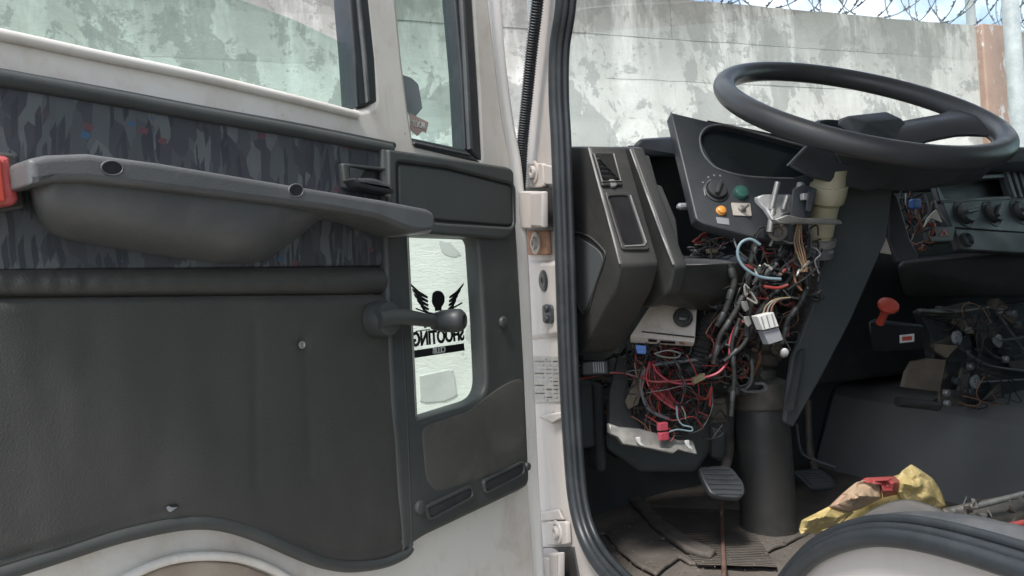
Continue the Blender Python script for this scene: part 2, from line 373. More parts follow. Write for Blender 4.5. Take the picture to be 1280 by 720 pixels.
def mk_wall(name, plaster=False):
    t = NT(name); co = t.co('Position'); st = t.co('Position', (1, 1, .16)); big = t.co('Position', (1, 1, .6))
    base = t.ramp(t.noise(co, 5, 8, .65), (.3, (.56, .55, .51)), (.6, (.70, .69, .66)), (.8, (.44, .43, .40)))
    blot = t.noise(t.co('Position', (1, 1, .8)), 1.9, 13, .70, .35)
    c = t.mix(t.ramp(blot, (.515, 0.), (.53, .8)), base, (.34, .342, .325))
    c = t.mix(t.ramp(t.noise(co, 6.5, 11, .75, .3), (.56, 0.), (.575, .7)), c, (.30, .305, .295))
    c = t.mix(t.ramp(t.noise(st, 6.5, 8, .65), (.58, 0.), (.8, .4)), c, (.23, .22, .20))
    c = t.mix(t.ramp(t.noise(st, 2.3, 6, .6), (.64, 0.), (.72, .55)), c, (.33, .20, .12))
    if not plaster:      # grime that gathers at the top of the wall
        g = t.n('ShaderNodeSeparateXYZ'); t.l(t.n('ShaderNodeNewGeometry').outputs['Position'], g.inputs[0])
        mr = t.n('ShaderNodeMapRange'); mr.inputs['From Min'].default_value = WT-.9; mr.inputs['From Max'].default_value = WT; t.l(g.outputs[2], mr.inputs['Value'])
        k = t.mix(1., t.ramp(t.noise(st, 4.5, 8, .7), (.28, 0.), (.54, 1.)), mr.outputs[0], 'MULTIPLY')
        c = t.mix(k, c, (.17, .165, .15))
    c = t.mix(t.ramp(t.noise(co, 70, 4, .7), (.62, 0.), (.75, .6)), c, (.22, .22, .21))
    t.bump(t.mix(.5, t.noise(co, 45, 6, .7), blot), .5, .01)
    return t.set(c, .92)
def mk_plaster():
    t = NT('white_rough_plaster'); co = t.co('Position'); wv = t.noise(t.co('Position', (1, 1, 2.6)), 16, 6, .65, 1.2)
    c = t.ramp(t.noise(co, 3, 7, .6), (.35, (.72, .72, .68)), (.7, (.60, .60, .56)))
    c = t.mix(t.ramp(t.noise(co, 2.1, 6, .6), (.60, 0.), (.61, .7)), c, (.42, .42, .40))
    c = t.mix(t.ramp(wv, (.66, 0.), (.78, .3)), c, (.45, .45, .43))
    t.bump(wv, .45, .012)
    return t.set(c, .9)
def glass(name, tint, gl=.06, rough=.02):
    t = NT(name); t.t.nodes.remove(t.b)
    tr = t.n('ShaderNodeBsdfTransparent'); tr.inputs[0].default_value = lin(tint)
    gs = t.n('ShaderNodeBsdfGlossy'); gs.inputs['Roughness'].default_value = rough; gs.inputs[0].default_value = (.9, .9, .9, 1)
    lw_ = t.n('ShaderNodeLayerWeight'); lw_.inputs[0].default_value = .5; pw = t.n('ShaderNodeMath', operation='POWER'); pw.inputs[1].default_value = 4.; t.l(lw_.outputs['Facing'], pw.inputs[0]); fr_ = t.n('ShaderNodeMapRange'); fr_.inputs['To Min'].default_value = .025; fr_.inputs['To Max'].default_value = .6; t.l(pw.outputs[0], fr_.inputs['Value'])
    df = t.n('ShaderNodeBsdfDiffuse'); df.inputs[0].default_value = (.5, .5, .48, 1)
    m1 = t.n('ShaderNodeMixShader'); m2 = t.n('ShaderNodeMixShader')
    dn = t.ramp(t.noise(t.co('Position'), 9, 6, .7), (.45, gl*.3), (.8, gl))
    t.l(dn, m1.inputs[0]); t.l(tr.outputs[0], m1.inputs[1]); t.l(df.outputs[0], m1.inputs[2])
    t.l(fr_.outputs[0], m2.inputs[0]); t.l(m1.outputs[0], m2.inputs[1]); t.l(gs.outputs[0], m2.inputs[2]); t.l(m2.outputs[0], t.out.inputs[0])
    return t.m
m_gtint = glass('green_tinted_glass', (.82, .915, .88), .12)
m_glow = glass('pale_tinted_glass', (.90, .95, .92), .12)
m_gclear = glass('windscreen_glass', (.97, .985, .975), .06)
def mk_mat():
    t = NT('ribbed_floor_rubber'); co = t.co('Position')
    c = t.ramp(t.noise(co, 10, 7, .65), (.3, (.085, .076, .068)), (.55, (.13, .117, .104)), (.8, (.20, .18, .16)))
    c = t.mix(t.ramp(t.noise(co, 60, 5, .7), (.62, 0.), (.74, .6)), c, (.19, .17, .15))
    t.bump(t.noise(co, 120, 5, .7), .5, .003)
    return t.set(c, .85)
m_mat = mk_mat()
def mk_bag(name, c1, c2, c3):
    t = NT(name); co = t.co('Object')
    c = t.ramp(t.noise(co, 9, 3, .5, .4), (.35, c1), (.55, c2), (.75, c3))
    t.bump(t.noise(co, 60, 3, .6, 1.0), .5, .004)
    t.b.inputs['Transmission Weight'].default_value = .0; t.b.inputs['Subsurface Weight'].default_value = .0
    return t.set(c, .4)
m_bagy = mk_bag('yellow_bag_plastic', (.50, .39, .15), (.60, .48, .23), (.54, .43, .20))
m_bagr = mk_bag('red_bag_plastic', (.30, .04, .045), (.38, .09, .08), (.42, .20, .16))
m_bagp = mk_bag('faded_bag_plastic', (.38, .24, .18), (.42, .33, .22), (.42, .25, .20))
def mk_plate():
    t = NT('engraved_plate'); co = t.co('Object')
    c = t.ramp(t.noise(co, 60, 4), (.3, (.26, .255, .25)), (.7, (.36, .35, .33)))
    return t.set(c, .4, .5)
m_plate = mk_plate()
def mk_brick():
    t = NT('peeling_red_render'); co = t.co('Position', (1, 1, .3))
    c = t.ramp(t.noise(t.co('Position'), 6, 6), (.3, (.33, .20, .15)), (.7, (.42, .27, .21)))
    c = t.mix(t.ramp(t.noise(co, 5, 8, .7, .3), (.55, 0.), (.58, .85)), c, (.62, .60, .57))
    t.bump(t.noise(t.co('Position'), 40, 5), .5, .01)
    return t.set(c, .9)
m_brick = mk_brick()
def mk_ground():
    t = NT('yard_ground'); co = t.co('Position')
    c = t.ramp(t.noise(co, 2.5, 9, .65), (.3, (.20, .18, .15)), (.7, (.30, .28, .24)))
    t.bump(t.noise(co, 30, 6, .7), .6, .02)
    return t.set(c, .95)
m_ground = mk_ground()

# ------------------------------------------------------------------ ground and perimeter wall
meshobj('ground', [(-150, -150, 0), (150, -150, 0), (150, 150, 0), (-150, 150, 0)], [(0, 1, 2, 3)], m_ground, kind='structure')
wh = math.radians(70.3); WD = V((math.sin(wh), math.cos(wh), 0))
WALL = Fr(P(720, 300, 4.6)*1, WD, Z); WALL.o.z = 1.65
WT = WALL.hit(1050, 16).z; J1 = WALL.hit(970, 58).z; PH = WT-J1
m_wall = mk_wall('weathered_concrete'); m_plaster = mk_plaster()
m_greyp = simple('grey_render', (.42, .42, .40), (.50, .50, .48), 6, .9, .3, 60)
wallr = empty('perimeter_wall', WALL.at(0, -1.65, -.08), 'tall stained grey concrete panel wall behind the truck, topped with razor wire', 'wall')
U0, U1 = -7.5, WALL.uv(1222, 60)[0]-.02
zb = WT-PH*5.5
hull('wall_core', [WALL.at(u, z-1.65, w_) for u in (U0, 8.5) for z in (0, WT-.02) for w_ in (-.006, -.14)], m_wall, wallr)
BL = .92
def jag(nm, w0, h0):
    bm = bmesh.new(); nx, nz_ = 8, 4
    g = [[bm.verts.new((i/nx*w0, j/nz_*h0, 0)) for j in range(nz_+1)] for i in range(nx+1)]
    for i in range(nx+1):
        for j in range(nz_+1):
            e = (i in (0, nx)) or (j in (0, nz_)); v = g[i][j]
            v.co.x += random.uniform(-1, 1)*.004*(1 if i in (0, nx) else 2); v.co.y += random.uniform(-1, 1)*.004
            v.co.z = (-.004 if e else random.uniform(-.002, .003))
    for i in range(nx):
        for j in range(nz_): bm.faces.new((g[i][j], g[i+1][j], g[i+1][j+1], g[i][j+1]))
    ed = [e for e in bm.edges if e.is_boundary]; r = bmesh.ops.extrude_edge_only(bm, edges=ed)
    for v in r['geom']:
        if isinstance(v, bmesh.types.BMVert): v.co.z = -.05
    bmesh.ops.recalc_face_normals(bm, faces=bm.faces)
    me = D.meshes.new(nm); bm.to_mesh(me); bm.free(); me.materials.append(m_wall)
    me.polygons.foreach_set('use_smooth', [True]*len(me.polygons)); me.set_sharp_from_angle(angle=math.radians(40)); return me
vmesh = [jag('concrete_panel', BL-.007, PH-.008) for _ in range(4)]
vsm = {}
for c in range(6):
    z = WT-(c+1)*PH; u = U0+(.45*BL if c % 2 else 0)
    while u < U1-.05:
        wd = min(BL, U1-u)
        me = random.choice(vmesh) if wd > BL-.01 else jag('concrete_panel', wd-.007, PH-.008)
        o = D.objects.new('concrete_panel', me); M_ = WALL.mat(0) @ Matrix.Translation((u+.003, z-1.65+.004, random.uniform(-.003, .003)))
        fin(o, M_, wallr); u += wd
# rough plaster coat on the lower part
def coat():
    nx, nz_ = 150, 26; vs = []; fs = []
    for i in range(nx+1):
        for j in range(nz_+1):
            u = U0+(U1-U0)*i/nx; top = WT-PH*4.9+.05*noise.noise(V((u*1.3, 3, 0))); z = top*j/nz_
            vs.append(WALL.at(u, z-1.65, .016+.010*noise.noise(V((u*2.1, z*2.1, 5)))+.004*noise.noise(V((u*9, z*9, 1)))-(.014 if j == nz_ else 0)))
    for i in range(nx):
        for j in range(nz_): a = i*(nz_+1)+j; fs.append((a, a+nz_+1, a+nz_+2, a+1))
    n0 = len(vs)
    meshobj('plaster_coat', vs, fs, m_plaster, wallr, smooth=60, label='whiter rough plaster on the lower wall')
coat()
for q in ([(548, 300), (564, 304), (577, 318), (570, 322), (554, 318)], [(524, 470), (566, 462), (572, 494), (560, 500), (526, 504)]):
    plate('plaster_patch', WALL, [[(x+2.5*noise.noise(V((x, y, 1))), y+2.5*noise.noise(V((x, y, 4)))) for x, y in rnd(q, 4)]], .02, .002, m_greyp, wallr, off=.020, label='grey patch showing in the whiter plaster')
# pilaster
ua, ub = WALL.uv(1222, 60)[0], WALL.uv(1263, 60)[0]
pr = slab('pilaster', [WALL.at(ua, -1.65, .05), WALL.at(ub, -1.65, .05), WALL.at(ub, WT-1.65-.0, .05), WALL.at(ua, WT-1.65-.0, .05)], WALL.w*-.25, m_brick, wallr, bev=.012, label='red-brown pilaster with peeling white paint')
hull('wall_extension', [WALL.at(u, z-1.65, w_) for u in (ub+.01, 8.5) for z in (0, WT-.25) for w_ in (.012, -.12)], m_wall, wallr)
# poles
def pole(px0, py0, px1, r, off, label):
    p = WALL.hit(px1, 170, off); p.z = 0; q = P(px0, py0, (p-CAM).dot(fw)); d = WALL.hit(px0, py0, off)
    top = WALL.hit(px1-4, -90, off); top = V((p.x, p.y, top.z))
    o = lathe('metal_pole', [(r, 0), (r, top.z), (r*.9, top.z+.01)], p, Z, m_pole, None, n=16, label=label, cat='pole'); return o
pole(1264, 0, 1274, .055, .35, 'thick grey metal pole in front of the red-brown pilaster, at the right edge')
pp = WALL.at(WALL.uv(1232, 28)[0], WT-1.65-.3, -.12)
lathe('fence_post', [(.035, 0), (.035, 1.1), (.03, 1.12)], pp, Z, m_pole, None, n=12, label='thin grey post rising behind the wall top and carrying the razor wire', cat='post')
# concertina razor wire
def razor():
    root = empty('razor_wire', WALL.at(2.0, WT-1.65, -.05), 'coils of barbed razor wire along the top of the concrete wall', 'razor wire')
    ua, ub = -7, 7.5; pitch = .5; rad = .36; cz = WT+.37; n = int((ub-ua)/pitch)
    for ph, nm in ((0, 0), (1, 1), (2.3, 2)):
        pts = []
        N = n*16
        for i in range(N+1):
            a = 2*math.pi*i/16; u = ua+(ub-ua)*i/N
            rr = rad*(1+.06*math.sin(i*.37+ph*2))
            s = 1 if nm == 1 else -1
            pts.append(WALL.at(u+.10*math.sin(a*.5+ph), cz-1.65+rr*math.sin(a*s+ph*1.3), -.05+rr*math.cos(a*s+ph*1.3)))
        tube('wire_coil', pts, .0038, m_wirem, root, n=5, sm=2)
        vs = []; fs = []
        for i in range(0, len(pts)-1):
            for tt in (.5,) :
                p = pts[i].lerp(pts[i+1], tt); t = (pts[i+1]-pts[i]).normalized(); b = t.cross(V((.3, .5, .8))).normalized(); c = t.cross(b)
                k = len(vs); l, h = .024, .012
                vs += [p-t*l+b*h, p-t*l*.2+b*.004, p+t*l*.2+b*.004, p+t*l+b*h, p+t*l-b*h, p+t*l*.2-b*.004, p-t*l*.2-b*.004, p-t*l-b*h]
                fs += [(k, k+1, k+6, k+7), (k+1, k+2, k+5, k+6), (k+2, k+3, k+4, k+5)]
        meshobj('barb', vs, fs, m_wirem, root, smooth=0, kind='stuff')
    for h in (.02, .28):
        tube('strand', [WALL.at(ua, WT-1.65+h, -.05), WALL.at(0, WT-1.65+h-.02, -.05), WALL.at(ub, WT-1.65+h, -.05)], .003, m_wirem, root, n=5)
razor()

# ------------------------------------------------------------------ truck
truck = empty('truck', C3(.8, -.4, -1.65), 'white truck cab with its driver door wide open and its dashboard stripped down', 'truck')

# --- door shell
NP = lambda pts, n=5: [tuple(p) for p in cat([V((a[0], a[1])) for a in pts], n, True)]
shell_out = [(-330, -420), (560, -420), (585, -200), (612, 0), (620, 70), (630, 150), (640, 200, 14), (650, 320), (657, 470), (662, 600), (668, 690), (672, 780), (672, 980), (-330, 1300)]
win_main = rnd([(-250, -380), (420, -380), (440, -200), (449, -100), (456, 0), (466, 100), (470, 132, 30), (440, 137, 12), (380, 122), (250, 91), (130, 66), (0, 38), (-250, -8)], 0)
win_q = rnd([(480, -380), (556, -380), (575, -180), (590, 0), (597, 110), (601, 200, 8), (519, 180, 6), (514, 150), (505, 80), (497, 0), (488, -200)], 0)
win_low = rnd([(500, 280), (626, 284, 14), (632, 400), (636, 505, 12), (600, 528, 10), (508, 556)], 0)
door = plate('door', DOOR, [rnd(shell_out), win_main, win_q, win_low], .05, .008, m_rail, truck, off=-.012, bres=3, label='open driver door, white with dark grey inner trim')
# wheel-arch return under the trim: curved white lower edge
for nm, pts, rr in (('arch_fold', [(120, 745), (158, 722), (205, 702), (250, 695), (300, 698), (345, 714), (390, 745)], .008),):
    tube(nm, [DOOR.hit(a, b, -.004) for a, b in pts], rr*.55, m_rail, door, n=10)
tube('edge_fold', [DOOR.hit(a, b, -.03) for a, b in [(614, -60), (622, 60), (633, 150), (644, 212), (652, 320), (659, 470), (665, 600), (671, 700), (674, 790)]], .011, m_white, door, n=10)
for nm, pts, rr, mt in (('sill_stain', [(540, 700), (600, 660), (640, 640)], .004, m_white),): pass
plate('arch_lining', DOOR, [rnd([(120, 800), (160, 728), (205, 708), (250, 701), (300, 704), (345, 722), (400, 800)], 12)], .006, .002, m_tan, door, off=-.008, label='tan dusty lining below the white wheel arch edge')
# rail crown: rounded top face of the waist rail
rail_top = [(-200, -2), (0, 38), (130, 66), (250, 91), (380, 122), (446, 139)]
tube('rail_lip', [DOOR.hit(a, b+5, -.010) for a, b in rail_top], .005, m_rail, door, n=10)
# --- window seals and panes
def band(name, fr, left, right, thick, mat, parent, off, bev=.004, **k):
    return plate(name, fr, [list(left)+list(right)[::-1]], thick, bev, mat, parent, off=off, **k)
band('window_channel', DOOR, [(424, -380), (433, -150), (437, 0), (443, 70), (447, 134)], [(440, -380), (455, -150), (462, 0), (470, 75), (472, 128)], .03, m_rubber, door, -.012)
band('window_channel', DOOR, [(433, -380), (444, -150), (448, 0), (455, 70), (460, 128)], [(437, -380), (449, -150), (453, 0), (460, 70), (464, 126)], .01, m_seal2, door, -.008, .003)
band('quarter_seal', DOOR, [(556, -380), (562, -180), (569, 0), (577, 90), (582, 186)], [(570, -380), (578, -180), (591, 0), (598, 110), (603, 203)], .026, m_rubber, door, -.012)
band('quarter_seal', DOOR, [(517, 172), (582, 186)], [(519, 184), (602, 203)], .026, m_rubber, door, -.010)
band('quarter_seal', DOOR, [(519, 176.5), (588, 191.5)], [(519, 179.5), (590, 195)], .008, m_seal2, door, -.006, .002)
band('quarter_seal', DOOR, [(574, -60), (583, 90), (588, 186)], [(578, -60), (587, 90), (592, 188)], .008, m_seal2, door, -.006, .002)
plate('window_glass', DOOR, [rnd([(-260, -140), (0, -60), (150, -28), (300, -2), (370, 25), (437, 57, 10), (446, 200), (-260, 60)])], .005, .001, m_gtint, door, off=-.03, label='half lowered green tinted window glass')
plate('quarter_glass', DOOR, [[(480, -370), (565, -370), (598, 205), (500, 186)]], .005, .001, m_gtint, door, off=-.030)
plate('lower_glass', DOOR, [[(470, 282), (608, 287), (616, 515), (470, 555)]], .005, .001, m_glow, door, off=-.046, label='pane of the small low window with a club sticker')
# --- trims
front_trim = rnd([(478, 184, 3), (643, 209, 10), (647, 300), (656, 450), (663, 606, 12), (650, 614), (528, 672, 12), (505, 690), (490, 500)])
low_hole = rnd([(511, 293, 3), (598, 296, 12), (605, 400), (609, 492, 20), (585, 507, 8), (522, 526, 3), (517, 420)])
plate('front_trim', DOOR, [front_trim, low_hole], .028, .006, m_plastic, door, off=.012, bres=3, label='dark green-grey moulded plastic at the hinge end')
# reveal of the low window: sloped dark rim
def reveal(name, outer, inner, oo, oi, mat, parent):
    n = len(outer); vs = [DOOR.hit(a, b, oo) for a, b in outer]+[DOOR.hit(a, b, oi) for a, b in inner]
    fs = [(i, (i+1) % n, n+(i+1) % n, n+i) for i in range(n)]
    return meshobj(name, vs, fs, mat, parent, smooth=50)
ro = rnd([(511, 293, 3), (598, 296, 12), (605, 400), (609, 492, 20), (585, 507, 8), (522, 526, 3), (517, 420)])
ri_ = rnd([(505, 297, 3), (589, 300, 10), (596, 400), (600, 480, 20), (580, 500, 8), (515, 520, 3), (510, 420)])
reveal('window_reveal', ro, ri_, .004, -.044, m_black, door)
tube('window_bead', [DOOR.hit(a, b, .004) for a, b in [(600, 300), (604, 360), (607, 430), (609, 480), (603, 500), (586, 510), (555, 518), (522, 528)]], .004, m_rubber, door, n=8)
# raised lid and pockets on the front trim
plate('trim_lid', DOOR, [rnd([(499, 205, 5), (560, 213), (640, 233, 6), (641, 282, 6), (560, 276), (500, 270, 5)])], .008, .0025, m_plastic, door, off=.0165)
plate('trim_shoulder', DOOR, [rnd([(486, 186, 3), (643, 210, 9), (645, 290, 14), (630, 299, 8), (488, 289)]), rnd([(496, 202, 6), (560, 210), (642.5, 231, 8), (643, 284, 8), (560, 279), (498, 273, 6)])], .014, .004, m_plastic, door, off=.0185, bres=3)
def pocket():
    o = rnd([(526, 534, 12), (585, 514, 6), (628, 480, 30), (655, 470, 12), (657, 572, 12), (640, 586), (545, 616, 10), (532, 600, 8)])
    cx = sum(p[0] for p in o)/len(o); cy = sum(p[1] for p in o)/len(o); rings = []
    n = len(o); vs = []; fs = []
    for k, (s, off) in enumerate([(1, .0118), (.985, .0122), (.96, .0126), (.93, .0127), (.6, .0128), (.3, .0130), (.02, .0131)]):
        for p in o: vs.append(DOOR.hit(cx+(p[0]-cx)*s, cy+(p[1]-cy)*s, off))
    for k in range(6):
        for i in range(n): fs.append((k*n+i, k*n+(i+1) % n, (k+1)*n+(i+1) % n, (k+1)*n+i))
    meshobj('pocket_recess', vs, fs, m_pocket, door, smooth=50, label='brownish sloping recess under the low window')
m_pocket = simple('brownish_trim_plastic', (.058, .058, .054), (.088, .084, .077), 5, .55, .3, 600, dust=.5, dcol=(.15, .14, .125))
pocket()
for q in ([(534, 636), (590, 609), (592, 620), (540, 648)], [(607, 603), (655, 579), (656, 591), (610, 615)]):
    plate('trim_slot', DOOR, [rnd(q, 5)], .006, .002, m_black, door, off=.0145)
    plate('trim_slot_rim', DOOR, [rnd([(q[0][0]-3, q[0][1]-2), (q[1][0]+2, q[1][1]-4), (q[2][0]+2, q[2][1]+2), (q[3][0]-2, q[3][1]+4)], 6), rnd(q, 5)], .008, .003, m_plastic, door, off=.017)
for x, y, r in ((524, 634, .0085), (658, 583, .006), (628, 403, .0085)):
    disc('screw_cap', DOOR, x, y, r, .005, m_plastic, door, off=.012)
# upper fabric insert, piping, roll and big vinyl panel
plate('fabric_insert', DOOR, [rnd([(-220, 60), (0, 100), (200, 133), (488, 190), (496, 332), (-220, 340)])], .012, .003, m_fabric, door, off=.004, label='blue-grey patterned cloth with small blue and red marks')
tube('trim_piping', [DOOR.hit(a, b, .003) for a, b in [(-220, 58), (0, 98), (120, 119), (250, 143), (380, 166), (488, 187)]], .0075, m_plastic, door, n=10)
tube('trim_edge', [DOOR.hit(a, b, -.006) for a, b in [(-220, 49), (0, 92), (120, 113), (250, 137), (380, 160), (492, 182)]], .0045, m_rubber, door, n=8)
def roll():
    N = 140; M = 10; vs = []; fs = []
    for i in range(N+1):
        x = -220+i/N*715; yt = 334.5-.006*x+2; yb = 372-.010*x
        for j in range(M+1):
            v = j/M; h = math.sin(math.pi*v)**.6
            g = .0016*noise.noise(V((i*.9, v*1.5, 0)))+.0010*math.sin(i*1.05+2*noise.noise(V((i*.2, 0, 0))))
            if x > 120: g *= .35
            vs.append(DOOR.hit(x, yt+(yb-yt)*v, .001+h*(.010+g)))
    for i in range(N):
        for j in range(M): a = i*(M+1)+j; fs.append((a, a+M+1, a+M+2, a+1))
    meshobj('padded_roll', vs, fs, m_vinyl, door, smooth=60)
roll()
low_edge = [(512, 684), (505, 692), (480, 703), (440, 708), (405, 703), (370, 690), (330, 672), (290, 658), (255, 653), (215, 656), (150, 670), (80, 692), (0, 717), (-100, 748), (-220, 785)]
def vinyl_panel():
    top = lambda x: 373-.010*x
    le = sorted([V((a, b)) for a, b in low_edge], key=lambda p: p.x); le = cat(le, 6)
    def bot(x):
        for i in range(len(le)-1):
            if le[i].x <= x <= le[i+1].x:
                t = (x-le[i].x)/max(le[i+1].x-le[i].x, 1e-6); return le[i].y*(1-t)+le[i+1].y*t
        return le[-1].y
    N, M = 170, 60; vs = []; fs = []
    for i in range(N+1):
        for j in range(M+1):
            v = j/M; s = i/N
            xe = 497+15*v; x = -220+(xe+220)*s; y = top(x)+(bot(min(x, 512))-top(x))*v
            e = min(1, (1-s)*N/3.2, v*M/2.5, (1-v)*M/2.5); pad = .0065*math.sqrt(max(0, 1-(1-e)**2))
            wv = .0024*noise.noise(V((x*.012, y*.004, 2)))+.0012*noise.noise(V((x*.022, y*.009, 7)))+.0010*noise.noise(V((x*.035, y*.03, 11)))*(1 if x > 380 else .3)
            crease = -.0009*math.exp(-((x-320-2*noise.noise(V((y*.02, 0, 0))))/5.)**2)*(1 if 400 < y < 610 else 0) - .0008*math.exp(-((x-385+6*noise.noise(V((y*.012, 4, 0)))-(y-480)*.02)/5.)**2)*(1 if 410 < y < 600 else 0)
            dent = -.004*math.exp(-(((x-377)/6)**2+((y-431)/6)**2))
            seam = -.002*math.exp(-(((y-bot(min(x, 512)))+17)/1.8)**2)
            vs.append(DOOR.hit(x, y, .003+pad+wv*min(1, e)+crease+dent+seam))
    for i in range(N):
        for j in range(M): a = i*(M+1)+j; fs.append((a, a+M+1, a+M+2, a+1))
    meshobj('vinyl_panel', vs, fs, m_vinyl, door, smooth=60, label='large soft dark grey vinyl panel covering the lower door')
vinyl_panel()
tube('panel_piping', [DOOR.hit(a, b, .006) for a, b in low_edge], .0065, m_plastic, door, n=10)
tube('panel_piping', [DOOR.hit(a, b, .008) for a, b in [(498, 370), (502, 440), (507, 540), (511, 640), (512, 682)]], .0045, m_plastic, door, n=10)
disc('press_stud', DOOR, 377, 431, .0042, .002, m_steel, door, off=.009, prof=[(.0042, 0), (.0042, .0015), (.003, .002), (.002, .001), (0, .001)], label='small metal stud in the vinyl')
slab('torn_patch', [DOOR.hit(a, b, .0105) for a, b in [(208, 634), (215, 631), (222, 633), (218, 636), (212, 640), (209, 638)]], DOOR.w*.001, m_gplast, door, label='small pale tear in the vinyl')
slab('torn_patch', [DOOR.hit(a, b, .0105) for a, b in [(210, 632), (220, 630), (224, 633), (214, 634)]], DOOR.w*.0013, m_dec, door)
# --- armrest
def armrest():
    T = [(36, 231), (75, 226), (110, 226), (200, 236), (300, 248), (400, 259), (440, 265)]
    B = [(40, 255), (52, 282), (78, 298), (150, 312), (230, 324), (290, 330), (325, 327), (352, 312), (382, 290), (402, 274), (440, 267)]
    Tc = cat([V(p) for p in T], 12); Bc = cat([V(p) for p in B], 8)
    def samp(L, s):
        d = [0]
        for i in range(len(L)-1): d.append(d[-1]+(L[i+1]-L[i]).length)
        q = s*d[-1]
        for i in range(len(L)-1):
            if d[i+1] >= q: return L[i].lerp(L[i+1], (q-d[i])/max(d[i+1]-d[i], 1e-6))
        return L[-1]
    N, M = 60, 16; vs = []; fs = []
    for i in range(N+1):
        s = i/N; a = samp(Tc, s); b = samp(Bc, s)
        endf = math.sqrt(max(0, 1-(1-min(1, s/.10))**2))*min(1, (1-s)/.22)**.6
        for j in range(M+1):
            v = j/M; p = a.lerp(b, v)
            pr = (1-v**2.6)**.75 if v < 1 else 0
            vs.append(DOOR.hit(p.x, p.y, .003+(.052*pr*(.35+.65*endf))))
    for i in range(N):
        for j in range(M): q = i*(M+1)+j; fs.append((q, q+M+1, q+M+2, q+1))
    arm = meshobj('armrest', vs, fs, m_arm, door, smooth=60, label='dark grey moulded armrest with pull pocket')
    top = rnd([(36, 198, 7), (60, 193), (110, 191), (200, 203), (300, 220), (400, 237), (480, 250), (541, 262, 10), (546, 275, 6), (543, 289, 6), (521, 291, 5), (470, 272), (420, 263), (300, 248), (200, 236), (110, 226), (75, 226), (38, 232, 5)])
    plate('armrest_grip', DOOR, [top], .062, .0055, m_arm, door, off=.066, bres=4)
    plate('grip_underside', DOOR, [rnd([(505, 279, 3), (541, 285, 5), (541, 291, 4), (522, 291.5, 3)])], .055, .004, m_gplast, door, off=.0645)
    for x, y, rx, ry in ((140, 210, 13.5, 9), (370, 238, 9, 8)):
        plate('hole_shade_disc', DOOR, [ell(x, y, rx, ry, rot=.1)], .004, .0003, m_dec, door, off=.0664)  # flat dark disc on the surface, its colour standing for the hole's shade
        tube('recess_rim', [DOOR.hit(a_, b_, .0662) for a_, b_ in ell(x, y, rx, ry, rot=.1)], .0007, m_arm, door, n=6, sm=0, closed=True)
armrest()
# --- inside handle
plate('handle_bezel', DOOR, [rnd([(428, 203, 4), (489, 210, 4), (493, 246, 5), (432, 236, 5)]), rnd([(437, 209, 4), (485, 214, 3), (488, 238, 4), (440, 230, 4)])], .012, .003, m_plastic, door, off=.012)
plate('handle_cavity', DOOR, [rnd([(430, 205, 3), (488, 211, 3), (491, 243, 3), (432, 234, 3)])], .002, .0005, m_dec, door, off=.0055)
slab('handle_wedge', [DOOR.hit(437, 209, .011), DOOR.hit(456, 212, .007), DOOR.hit(450, 223, .006), DOOR.hit(438, 224, .011)], DOOR.w*-.004, m_arm, door)
plate('door_handle', DOOR, [rnd([(441, 222, 4), (470, 222, 6), (491, 231, 6), (495, 242, 4), (470, 238, 5), (449, 233, 4)])], .02, .0045, m_black, door, off=.030, label='black inner door lever')
# --- window crank
def crank():
    b = DOOR.hit(470, 399, .010)
    lathe('crank_boss', [(.021, 0), (.021, .014), (.019, .022), (.012, .026), (0, .026)], b, DOOR.w, m_plastic, door, n=28)
    tube('crank_arm', [DOOR.hit(472, 399, .032), DOOR.hit(490, 396, .036), DOOR.hit(512, 397, .040), DOOR.hit(532, 400, .040), DOOR.hit(546, 402, .038)], .0085, m_plastic, door, n=12, taper=lambda s: 1.3-.45*s)
    k = DOOR.hit(541, 402, .030)
    lathe('crank_knob', [(.010, 0), (.0115, .006), (.0135, .014), (.0145, .030), (.0135, .038), (.010, .042), (.0065, .043), (.006, .041), (0, .041)], k, (DOOR.w*1.0+DD*.25), m_black, door, n=28)
crank()
# --- red courtesy lamp
plate('lamp_bezel', DOOR, [rnd([(-60, 186), (14, 190, 4), (24, 193, 4), (34, 260, 6), (0, 266), (-60, 268)])], .012, .003, m_dash, door, off=.014)
plate('red_lamp', DOOR, [rnd([(-50, 188), (8, 193, 5), (15, 196, 4), (27, 250, 6), (20, 256, 5), (-50, 262)])], .022, .006, m_redlamp, door, off=.034, label='red rectangular safety lamp on the door end')
plate('lamp_facet', DOOR, [rnd([(-48, 196), (2, 199, 3), (8, 252, 3), (-48, 256)])], .004, .0015, m_red, door, off=.0365)
